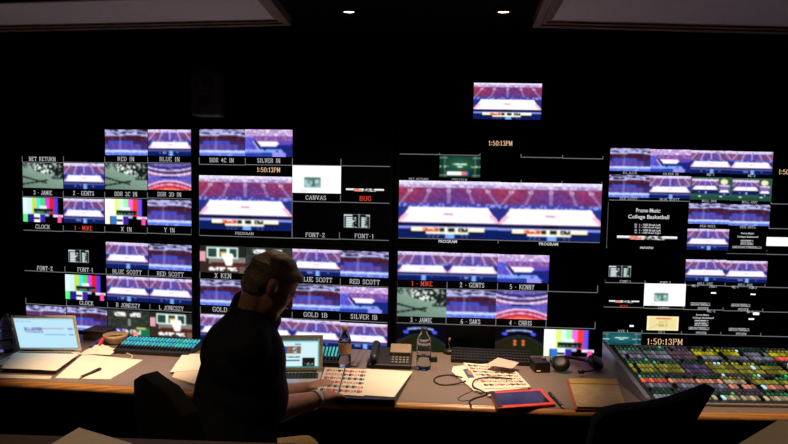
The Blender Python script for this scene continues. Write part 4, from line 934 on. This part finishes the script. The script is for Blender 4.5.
# ------------------------------------------------------------------ headset lying in front of the colour-bar screen
c0 = at_z(578, 372, DESK_Z)
hd = thing('headset', 'black headset lying in front of the colour bars', 'headset', (c0.x, c0.y + .03, DESK_Z), .15)
tube('headband', [(-.085, .01, .03), (-.09, .08, .020), (-.045, .15, .016), (.03, .155, .016), (.08, .09, .020), (.085, .01, .03)], .009, M['black'], hd, res=8)
for sd in (-1, 1):
    o = lathe('earcup', [(.030, -.016), (.040, -.012), (.042, 0), (.036, .012), (.020, .016)], M['black'], hd, n=20); o.location = (sd * .085, -.02, .0405); o.rotation_euler = (.5, .5 * sd, 0)
tube('microphone_boom', [(.085, -.02, .03), (.05, -.07, .02), (-.01, -.09, .02)], .004, M['black'], hd); tube('boom_tip', [(-.005, -.09, .02), (-.03, -.092, .02)], .009, M['black'], hd, smooth_pts=False)
c0 = at_z(545, 376, DESK_Z)
b_ = thing('belt_pack', 'black belt pack beside the headset with small yellow light', 'radio pack', (c0.x - .005, c0.y + .09, DESK_Z), .1)
boxo('body', (0, 0, .025), (.075, .09, .05), M['black'], b_, bev=.008); boxo('indicator', (-.02, -.046, .010), (.018, .003, .004), glow('yellow_led', (1, .7, .15), .7), b_); tube('knob', [(.02, 0, .05), (.02, 0, .062)], .01, M['greyp'], b_, smooth_pts=False)

# ------------------------------------------------------------------ production switcher
bl_ = at_d(602.5, 344.5, 3.09); br_y = bl_.y
X0 = bl_.x; YB = 3.09; ZB = bl_.z; X1 = 2.35
fl = at_z(645, 408.5, DESK_Z + .035); YF = 2.535; ZF = DESK_Z + .012
sw = thing('production_switcher', 'large production switcher with rows of lit coloured buttons', 'switcher', (X0, YF, DESK_Z))
W_, D_, HB, HF = X1 - X0, YB - YF, ZB - DESK_Z, .012
def wedge(name, x0, x1, up, mt, parent, y0=0, y1=None, z0=0.0):
    y1 = D_ if y1 is None else y1
    zf = lambda y: HF + (HB - HF) * y / D_
    bm = bmesh.new(); v = [(x0, y0, z0), (x1, y0, z0), (x1, y1, z0), (x0, y1, z0), (x0, y0, zf(y0) + up), (x1, y0, zf(y0) + up), (x1, y1, zf(y1) + up), (x0, y1, zf(y1) + up)]
    vs = [bm.verts.new(p) for p in v]
    for f in ((0, 3, 2, 1), (4, 5, 6, 7), (0, 1, 5, 4), (1, 2, 6, 5), (2, 3, 7, 6), (3, 0, 4, 7)): bm.faces.new([vs[i] for i in f])
    return from_bm(name, bm, mt, parent)
wedge('control_surface', .02, W_ - .02, 0, M['console'], sw)
wedge('side_cheek', 0, .0195, .012, M['silver'], sw); wedge('side_cheek', W_ - .0195, W_, .012, M['silver'], sw)
boxo('front_lip', (W_ / 2, -.0085, .0062), (W_, .016, .012), M['greyp'], sw, bev=.003)
CB = dict(dim=(.22, .21, .24), green=(.14, .42, .24), dgreen=(.08, .24, .15), yel=(.56, .54, .10), grey=(.38, .38, .42), brown=(.30, .23, .25), purp=(.30, .25, .36), red=(.80, .32, .26), pink=(.68, .44, .36), pale=(.62, .55, .42), oliv=(.44, .42, .16), blue=(.20, .24, .42), off=(.05, .05, .055))
# rows from back to front: (kind, [colour of each button group of six])
rows = [('s', 'dim dim dim dim dim dim dim dim dim'), ('s', 'green dgreen purp yel yel dgreen oliv dim dgreen'), ('k', 'grey grey brown yel yel grey yel blue dim'), ('k', 'grey grey brown grey grey grey red blue off'), ('s', 'dim dim dim dim dim dim dim dim dim'),
        ('s', 'green green dgreen yel yel dgreen purp grey dim'), ('k', 'oliv oliv purp oliv oliv oliv oliv grey blue'), ('k', 'oliv oliv purp oliv oliv oliv yel grey off'), ('s', 'dim dim dim dim dim dim dim dim dim'), ('s', 'green dgreen dgreen oliv oliv green green dim dgreen'),
        ('k', 'red pink pink pale oliv oliv grey grey grey'), ('k', 'grey grey grey pink pink pink red grey off'), ('s', 'dim dim purp dim dim dim dim dim dim'), ('s', 'dgreen dim dgreen dim green dgreen green green dim'), ('k', 'grey pale pale pale pale pale pale dim grey')]
nR = len(rows); gaps = [0.0]
PITCHX = .0182; NG = 6; GAP = .009
y_cursor = D_ - .018
tot = sum(.024 if k == 's' else .040 for k, _ in rows); sc_ = (D_ - .03) / tot
rk = random.Random(12)
for kind, cols_ in rows:
    hh = (.024 if kind == 's' else .040) * sc_; y1 = y_cursor; y0 = y_cursor - hh; y_cursor = y0
    yc = (y0 + y1) / 2; half = hh * (.24 if kind == 's' else .30)
    verts, faces, cl = [], [], []
    groups = cols_.split(); x = .045; gi = 0
    while x < W_ - .06:
        g = groups[gi % len(groups)]; gi += 1
        for b in range(NG):
            if x > W_ - .05: break
            hw = PITCHX * (.24 if kind == 's' else .37); zc = lambda y: HF + (HB - HF) * y / D_
            i0 = len(verts); u = .007; ya, yb = yc - half, yc + half; cx_ = x + PITCHX / 2
            verts += [(cx_ - hw, ya, zc(ya)), (cx_ + hw, ya, zc(ya)), (cx_ + hw, yb, zc(yb)), (cx_ - hw, yb, zc(yb)), (cx_ - hw * .85, ya, zc(ya) + u), (cx_ + hw * .85, ya, zc(ya) + u), (cx_ + hw * .85, yb, zc(yb) + u), (cx_ - hw * .85, yb, zc(yb) + u)]
            faces += [tuple(i0 + q for q in f) for f in ((4, 5, 6, 7), (0, 1, 5, 4), (1, 2, 6, 5), (2, 3, 7, 6), (3, 0, 4, 7))]
            cc = np.array(CB[g]) * (.75 + .6 * rk.random())
            rr = rk.random()
            if rr < .010: cc = np.array((.75, .97, 1.0))
            elif rr < .03 and kind == 's': cc = np.array((.25, .8, .45))
            elif rr < .10: cc = np.array(CB['off'])
            cl += [cc * .55] * 4 + [cc] * 4
            x += PITCHX
        x += GAP
    o = link('button_row', col_mesh('button_row', verts, faces, np.array(cl), M['keys']), None, sw); o['kind'] = 'stuff'
for k in range(3):        # fader levers on the right-hand modules
    bx = .62 + k * .33
    if bx < W_ - .1:
        yy = D_ * .1; zz = HF + (HB - HF) * .1
        tube('fader_lever', [(bx, yy, zz), (bx, yy + .004, zz + .03)], .004, M['black'], sw, smooth_pts=False)

# ------------------------------------------------------------------ office chairs
def backrest_mesh(outline, curve, th, mt, parent, rot=None, loc=(0, 0, 0), name='backrest'):
    """outline in local (x,z); the sheet bows in y with curve*x^2"""
    bm = bmesh.new()
    f = bm.faces.new([bm.verts.new((x, 0, z)) for x, z in outline])
    bmesh.ops.triangulate(bm, faces=[f]); bmesh.ops.subdivide_edges(bm, edges=bm.edges[:], cuts=3, use_grid_fill=True)
    for v in bm.verts: v.co.y = curve * v.co.x ** 2 + .05 * (v.co.z - .25) ** 2
    o = from_bm(name, bm, mt, parent, smooth=True)
    md = o.modifiers.new('thickness', 'SOLIDIFY'); md.thickness = th; md.offset = 0
    md = o.modifiers.new('round', 'BEVEL'); md.width = th * .35; md.segments = 2; md.limit_method = 'ANGLE'
    o.location = loc
    if rot: o.rotation_euler = rot
    return o
def chair(label, loc, yaw, outline, seat_z, back_z, curve, back_tilt=.12, back_y=-.24, arms=True):
    """local +y = the way a sitter faces"""
    root = thing('office_chair', label, 'chair', (loc[0], loc[1], 0), yaw, group='black swivel office chairs')
    boxo('seat', (0, 0, seat_z - .04), (.48, .47, .08), M['fabric'], root, bev=.03, seg=3)
    backrest_mesh(outline, curve, .05, M['fabric'], root, rot=(back_tilt, 0, 0), loc=(0, back_y, back_z))
    tube('back_support', [(0, -.18, seat_z - .09), (0, back_y - .03, seat_z - .05), (0, back_y - .035, back_z + .10)], .022, M['black'], root, res=8)
    boxo('tilt_mechanism', (0, -.02, seat_z - .105), (.18, .26, .05), M['black'], root, bev=.01)
    tube('gas_lift', [(0, 0, .10), (0, 0, seat_z - .11)], .026, M['black'], root, res=12, smooth_pts=False)
    if arms:
        for s in (-1, 1):
            tube('armrest_post', [(s * .22, 0, seat_z - .07), (s * .275, 0, seat_z - .03), (s * .28, -.01, seat_z + .15)], .014, M['black'], root, res=8)
            boxo('armrest_pad', (s * .28, .02, seat_z + .165), (.075, .24, .03), M['black'], root, bev=.012)
    for k in range(5):
        a = 2 * math.pi * k / 5 + .3; c_, s_ = math.cos(a), math.sin(a)
        tube('base_leg', [(0, 0, .10), (c_ * .16, s_ * .16, .092), (c_ * .28, s_ * .28, .07)], [.028, .020, .014], M['black'], root, res=8)
        cs = lathe('caster', [(.008, -.02), (.028, -.018), (.030, 0), (.028, .018), (.008, .02)], M['black'], root, n=14); cs.location = (c_ * .28, s_ * .28, .030); cs.rotation_euler = (math.pi / 2, 0, a)
    return root
rounded = lambda w, h, wb, r: [(-wb / 2, 0), (wb / 2, 0), (w / 2, h * .45), (w / 2, h - r), (w / 2 - r * .3, h - r * .3), (w / 2 - r, h), (-w / 2 + r, h), (-w / 2 + r * .3, h - r * .3), (-w / 2, h - r), (-w / 2, h * .45)]
FACE = math.radians(26)            # the seated man's heading, measured from +x towards the wall
chair('black swivel chair the man sits on', (-.425, 1.97), math.radians(40) - math.pi / 2, rounded(.46, .46, .36, .15), .455, .575, .35, back_tilt=.10, back_y=-.25, arms=False)
wing = [(-.13, 0), (.07, 0), (.085, .20), (.125, .32), (.195, .442), (.150, .428), (.08, .408), (0, .392), (-.09, .385), (-.145, .372), (-.172, .34), (-.185, .25), (-.17, .1)]
chair('empty black chair with a pointed backrest in front of the switcher', (.765, 2.15), math.radians(6), wing, .50, .545, .30, back_tilt=.06, back_y=-.20, arms=False)

# ------------------------------------------------------------------ the seated man
def sph(bm, c, r, rot=None, seg=16):
    res_ = bmesh.ops.create_uvsphere(bm, u_segments=seg, v_segments=seg // 2 + 2, radius=1.0); vs = res_['verts']
    r = r if hasattr(r, '__len__') else (r, r, r)
    bmesh.ops.scale(bm, vec=r, verts=vs)
    if rot is not None: bmesh.ops.rotate(bm, cent=(0, 0, 0), matrix=rot, verts=vs)
    bmesh.ops.translate(bm, vec=c, verts=vs); return vs
def cap(bm, a, ra, b, rb, seg=12):
    va = sph(bm, a, ra, seg=seg); vb = sph(bm, b, rb, seg=seg)
    allv = va + vb
    r = bmesh.ops.convex_hull(bm, input=allv)
    junk = [g for g in set(r['geom_interior'] + r['geom_unused']) if isinstance(g, bmesh.types.BMVert) and g.is_valid]
    bmesh.ops.delete(bm, geom=junk, context='VERTS')
def capf(bm, a, ra, b, rb, seg=12):
    """closed tapered capsule in its own bmesh, merged into bm (keeps shapes closed for the voxel union)"""
    t = bmesh.new(); sph(t, a, ra, seg=seg); sph(t, b, rb, seg=seg)
    pts = [v.co.copy() for v in t.verts]; t.free()
    t = bmesh.new(); vs = [t.verts.new(p) for p in pts]
    r = bmesh.ops.convex_hull(t, input=vs)
    dead = [v for v in t.verts if not v.link_faces]
    bmesh.ops.delete(t, geom=dead, context='VERTS')
    me = bpy.data.meshes.new('tmp'); t.to_mesh(me); t.free(); bm.from_mesh(me); bpy.data.meshes.remove(me)
def union(name, bm, voxel, smooth_it, mt, parent):
    me = bpy.data.meshes.new('tmp'); bmesh.ops.recalc_face_normals(bm, faces=bm.faces[:]); bm.to_mesh(me); bm.free()
    o = bpy.data.objects.new('tmp', me); COL.objects.link(o)
    r = o.modifiers.new('r', 'REMESH'); r.mode = 'VOXEL'; r.voxel_size = voxel; r.use_smooth_shade = True
    s = o.modifiers.new('s', 'SMOOTH'); s.iterations = smooth_it; s.factor = .5
    bpy.context.view_layer.update()
    out = bpy.data.meshes.new_from_object(o.evaluated_get(bpy.context.evaluated_depsgraph_get()))
    bpy.data.objects.remove(o); out.name = name; out.materials.clear()
    out.polygons.foreach_set('use_smooth', [True] * len(out.polygons))
    return link(name, out, mt, parent)

man = thing('person', 'seated man in a dark polo shirt leaning over the desk, seen from the side', 'person', (0, 0, 0))
HF_ = Vector((math.cos(FACE), math.sin(FACE), 0))          # heading
SD = Vector((math.sin(FACE), -math.cos(FACE), 0))          # his right-hand side (towards the camera)
UPV = Vector((0, 0, 1))
headc = at_d(272, 285, 2.12)
yawh = math.radians(24); pit = math.radians(36)
HK = 1.0
HS = .90            # head scale about its centre
Hf = Vector((math.cos(yawh) * math.cos(pit), math.sin(yawh) * math.cos(pit), -math.sin(pit)))
Hs = Vector((math.sin(yawh), -math.cos(yawh), 0)); Hu = Hs.cross(Hf).normalized()
if Hu.z < 0: Hu = -Hu
Hm = Matrix((Hf, Hs, Hu)).transposed()                      # local x = face, y = right side, z = crown
def H(x, y, z): return headc + (Hf * x + Hs * y + Hu * z) * HK
neck0 = at_d(254, 308, 2.13); pelvis = Vector((-.52, 2.03, .60))
chest = at_d(245, 352, 2.13); belly = at_d(236, 395, 2.13)
shR = at_d(238, 336, 2.13) + SD * .15; shL = at_d(254, 332, 2.13) - SD * .165
elR = at_d(255, 415, 2.10); wrR = at_d(316, 399.5, 2.34); hdR = at_d(336, 393.5, 2.43)
elL = at_d(262, 400, 2.44); wrL = at_d(305, 389, 2.62); hdL = at_d(324, 384, 2.66)
hipR = pelvis + SD * .095; hipL = pelvis - SD * .095
knR = at_d(285, 456, 2.28); knL = Vector((-.33, 2.46, .53))
anR = Vector((knR.x + .05, knR.y + .02, .11)); anL = Vector((knL.x + .02, knL.y + .06, .11))
def hand(bm, wr, hd, elbow, up, side, grow=0.0, curl=.5):
    dr = (hd - wr).normalized(); sd_ = dr.cross(up).normalized() * side; dn = -up
    palm0 = wr + dr * .025; palm1 = wr + dr * .085
    for k in (-1.2, 0, 1.2): capf(bm, palm0 + sd_ * k * .016, .016, palm1 + sd_ * k * .022, .0125)
    for k, ln in ((-1.5, .068), (-.5, .080), (.5, .075), (1.5, .058)):
        b0 = palm1 + sd_ * k * .0195; d1 = (dr + dn * .35 * curl + sd_ * k * .03).normalized(); d2 = (dr + dn * 1.1 * curl).normalized(); d3 = (dr * .6 + dn * 1.4 * curl).normalized()
        q1 = b0 + d1 * ln * .45; q2 = q1 + d2 * ln * .32; q3 = q2 + d3 * ln * .25
        capf(bm, b0, .0100, q1, .0090, 10); capf(bm, q1, .0090, q2, .0083, 10); capf(bm, q2, .0083, q3, .0072, 10)
    t0 = wr + dr * .035 - sd_ * .022; t1 = t0 - sd_ * .030 + dr * .030 + dn * .008; t2 = t1 + dr * .032 + dn * .010 - sd_ * .004
    capf(bm, t0, .0145, t1, .0105, 10); capf(bm, t1, .0105, t2, .0085, 10)
bm = bmesh.new()
# head
sph(bm, H(-.012, 0, .022), (.098, .077, .092), Hm, 24)
sph(bm, H(.020, 0, -.030), (.070, .064, .088), Hm, 20)
capf(bm, H(.066, .014, -.090), .021, H(.066, -.014, -.090), .021)                       # chin
for sd in (-1, 1):
    capf(bm, H(-.002, sd * .046, -.050), .016, H(.060, sd * .016, -.094), .016)         # jaw line
    sph(bm, H(.056, sd * .034, -.028), .023)                                             # cheekbone
    er = Hm @ Matrix.Rotation(-.35 * sd, 3, 'Z') @ Matrix.Rotation(-.2, 3, 'Y')
    sph(bm, H(-.018, sd * .083, -.008), (.019, .0085, .031), er, 16); sph(bm, H(-.012, sd * .079, -.034), (.009, .008, .011), er, 10); capf(bm, H(-.004, sd * .070, -.012), .012, H(-.02, sd * .074, -.010), .012)   # ear
capf(bm, H(.076, .028, .016), .012, H(.076, -.028, .016), .012)                         # brow
capf(bm, H(.082, 0, .006), .0095, H(.106, 0, -.030), .0115); sph(bm, H(.096, .011, -.034), .0085); sph(bm, H(.096, -.011, -.034), .0085)    # nose
capf(bm, H(.083, .014, -.060), .0075, H(.083, -.014, -.060), .0075); capf(bm, H(.081, .011, -.071), .0075, H(.081, -.011, -.071), .0075)   # lips
bmesh.ops.scale(bm, vec=(HS, HS, HS), space=Matrix.Translation(-headc), verts=bm.verts[:])
# neck, trunk, limbs
capf(bm, H(-.026, 0, -.045), .050, neck0, .056); capf(bm, H(.012, 0, -.070), .034, neck0 + HF_ * .02, .048)
sph(bm, chest - UPV * .03, (.108, .160, .14), Matrix((HF_, SD, UPV)).transposed(), 20); sph(bm, belly + HF_ * .02, (.125, .155, .15), Matrix((HF_, SD, UPV)).transposed(), 20)
capf(bm, chest, .11, belly, .12); capf(bm, belly, .12, pelvis, .13)
capf(bm, neck0 - UPV * .045, .045, shR, .046); capf(bm, neck0 - UPV * .045, .045, shL, .046)
for sh, el, wr in ((shR, elR, wrR), (shL, elL, wrL)):
    capf(bm, sh, .056, el, .045); capf(bm, el, .045, el.lerp(wr, .3), .048); capf(bm, el.lerp(wr, .3), .048, wr, .030); capf(bm, wr, .028, wr + (wr - el).normalized() * .03, .026)
hand(bm, wrR, hdR, elR, Vector((-.15, -.25, 1)).normalized(), 1, curl=.55); hand(bm, wrL, hdL, elL, Vector((0, -.1, 1)).normalized(), -1, curl=.45)
for hp, kn, an in ((hipR, knR, anR), (hipL, knL, anL)):
    capf(bm, hp, .082, kn, .055); capf(bm, kn, .055, kn.lerp(an, .35) - HF_ * .015, .052); capf(bm, kn.lerp(an, .35) - HF_ * .015, .052, an, .036); capf(bm, an, .036, an + HF_ * .12 - UPV * .06, .030)
union('body', bm, .0058, 3, M['skin'], man)
# eyes
for s in (-1, 1):
    t_ = bmesh.new(); sph(t_, headc + (H(.0665, s * .030, .000) - headc) * HS, .0105, seg=14); from_bm('eye', t_, mat('eye_white', (.6, .57, .53), .2), man, smooth=True)
# hair: cap over the skull, cut away from the face
bm = bmesh.new()
sph(bm, H(-.014, 0, .027), (.103, .082, .095), Hm, 28); sph(bm, H(.030, 0, .066), (.062, .060, .040), Hm, 18); sph(bm, H(-.050, 0, -.012), (.062, .074, .070), Hm, 18)
bmesh.ops.scale(bm, vec=(HS, HS, HS), space=Matrix.Translation(-headc), verts=bm.verts[:])
o = union('hair', bm, .006, 2, M['hair'], man)
bm = bmesh.new(); bm.from_mesh(o.data)
inv = Hm.transposed(); kill = []
for f in bm.faces:
    p = inv @ (f.calc_center_median() - headc) / HS
    front = p.x > .050 and p.z < .062 - .18 * abs(p.y)
    side = p.x > .018 and p.z < .030 + .35 * (p.x - .018)
    earz = p.x > -.040 and p.z < .014 and abs(p.y) > .05
    low = p.z < -.080 or (p.z < -.05 and abs(p.y) > .06)
    if front or side or earz or low: kill.append(f)
bmesh.ops.delete(bm, geom=kill, context='FACES')
for _ in range(6):
    bmesh.ops.smooth_vert(bm, verts=[v for v in bm.verts if v.is_boundary], factor=.5, use_axis_x=True, use_axis_y=True, use_axis_z=True)
for v in bm.verts:
    n_ = math.sin(v.co.x * 310 + v.co.z * 170) * math.sin(v.co.y * 260 + v.co.z * 90); v.co += v.normal * (.0008 * n_ + .0022 * math.sin(v.co.z * 120 + v.co.x * 60))
bm.to_mesh(o.data); bm.free()
md = o.modifiers.new('thickness', 'SOLIDIFY'); md.thickness = .006; md.offset = -1
# eyebrows
t_ = bmesh.new()
for s in (-1, 1): capf(t_, headc + (H(.0815, s * .014, .018) - headc) * HS, .0045, headc + (H(.0660, s * .042, .016) - headc) * HS, .0035, 8)
from_bm('eyebrows', t_, M['hair'], man, smooth=True)
# shirt
bm = bmesh.new(); TB = Matrix((HF_, SD, UPV)).transposed()
sph(bm, chest - UPV * .02, (.132, .185, .150), TB, 22); capf(bm, chest + HF_ * .02 - UPV * .02, .12, belly + HF_ * .03, .135); sph(bm, belly + HF_ * .02, (.155, .180, .165), TB, 22); capf(bm, chest, .13, belly, .145); capf(bm, belly, .145, pelvis + UPV * .03, .155)
capf(bm, neck0 - UPV * .042 - HF_ * .010, .066, shR, .068); capf(bm, neck0 - UPV * .042 - HF_ * .010, .066, shL, .068); capf(bm, neck0 - UPV * .07 + HF_ * .02, .060, chest - UPV * .02, .11); capf(bm, neck0 - UPV * .06 - HF_ * .03, .075, chest - HF_ * .03, .12)
capf(bm, shR, .070, shR.lerp(elR, .80), .062); capf(bm, shL, .070, shL.lerp(elL, .80), .062)
capf(bm, chest + HF_ * .04 + SD * .04 - UPV * .04, .08, belly + HF_ * .05, .10)
union('polo_shirt', bm, .008, 5, M['shirt'], man)
bm = bmesh.new(); ax = (H(-.035, 0, -.05) - neck0).normalized(); e1 = ax.cross(SD).normalized(); e2 = ax.cross(e1)
rg = []
for (h_, r_) in ((-.045, .080), (-.01, .070), (.020, .066), (.024, .070), (-.005, .078), (-.05, .092)):
    rg.append([bm.verts.new(neck0 + ax * (h_ + .014 * math.cos(2 * math.pi * k / 24 + math.pi) * (1 if h_ > -.03 else 0)) + (e1 * math.cos(2 * math.pi * k / 24) + e2 * math.sin(2 * math.pi * k / 24)) * r_) for k in range(24)])
for i in range(len(rg) - 1):
    for k in range(24): bm.faces.new((rg[i][k], rg[i][(k + 1) % 24], rg[i + 1][(k + 1) % 24], rg[i + 1][k]))
from_bm('shirt_collar', bm, M['shirt'], man, smooth=True)
# trousers, belt, shoes
bm = bmesh.new(); capf(bm, pelvis - SD * .05, .150, pelvis + SD * .05, .150)
for hp, kn, an in ((hipR, knR, anR), (hipL, knL, anL)):
    capf(bm, hp, .100, kn, .066); capf(bm, kn, .066, an, .056)
union('trousers', bm, .009, 4, M['khaki'], man)
for an in (anR, anL):
    bm = bmesh.new(); toe = an + HF_ * .15
    capf(bm, Vector((an.x, an.y, .052)) - HF_ * .03, .045, Vector((an.x, an.y, .048)), .044); capf(bm, Vector((an.x, an.y, .045)), .042, Vector((toe.x, toe.y, .036)), .032)
    o = union('shoe', bm, .007, 3, M['shoe'], man)
# wristband
ax = (wrR - elR).normalized(); wc = wrR - ax * .004; e1 = ax.cross(UPV).normalized(); e2 = ax.cross(e1)
tb_ = bmesh.new(); rg = []
for (h_, r_) in ((-.010, .0335), (-.010, .0365), (.010, .0350), (.010, .0320)):
    rg.append([tb_.verts.new(wc + ax * h_ + (e1 * math.cos(2 * math.pi * k / 20) + e2 * math.sin(2 * math.pi * k / 20)) * r_) for k in range(20)])
for i in range(4):
    for k in range(20): tb_.faces.new((rg[i][k], rg[i][(k + 1) % 20], rg[(i + 1) % 4][(k + 1) % 20], rg[(i + 1) % 4][k]))
from_bm('wristwatch', tb_, mat('white_watch', (.75, .76, .8), .3), man, smooth=True)
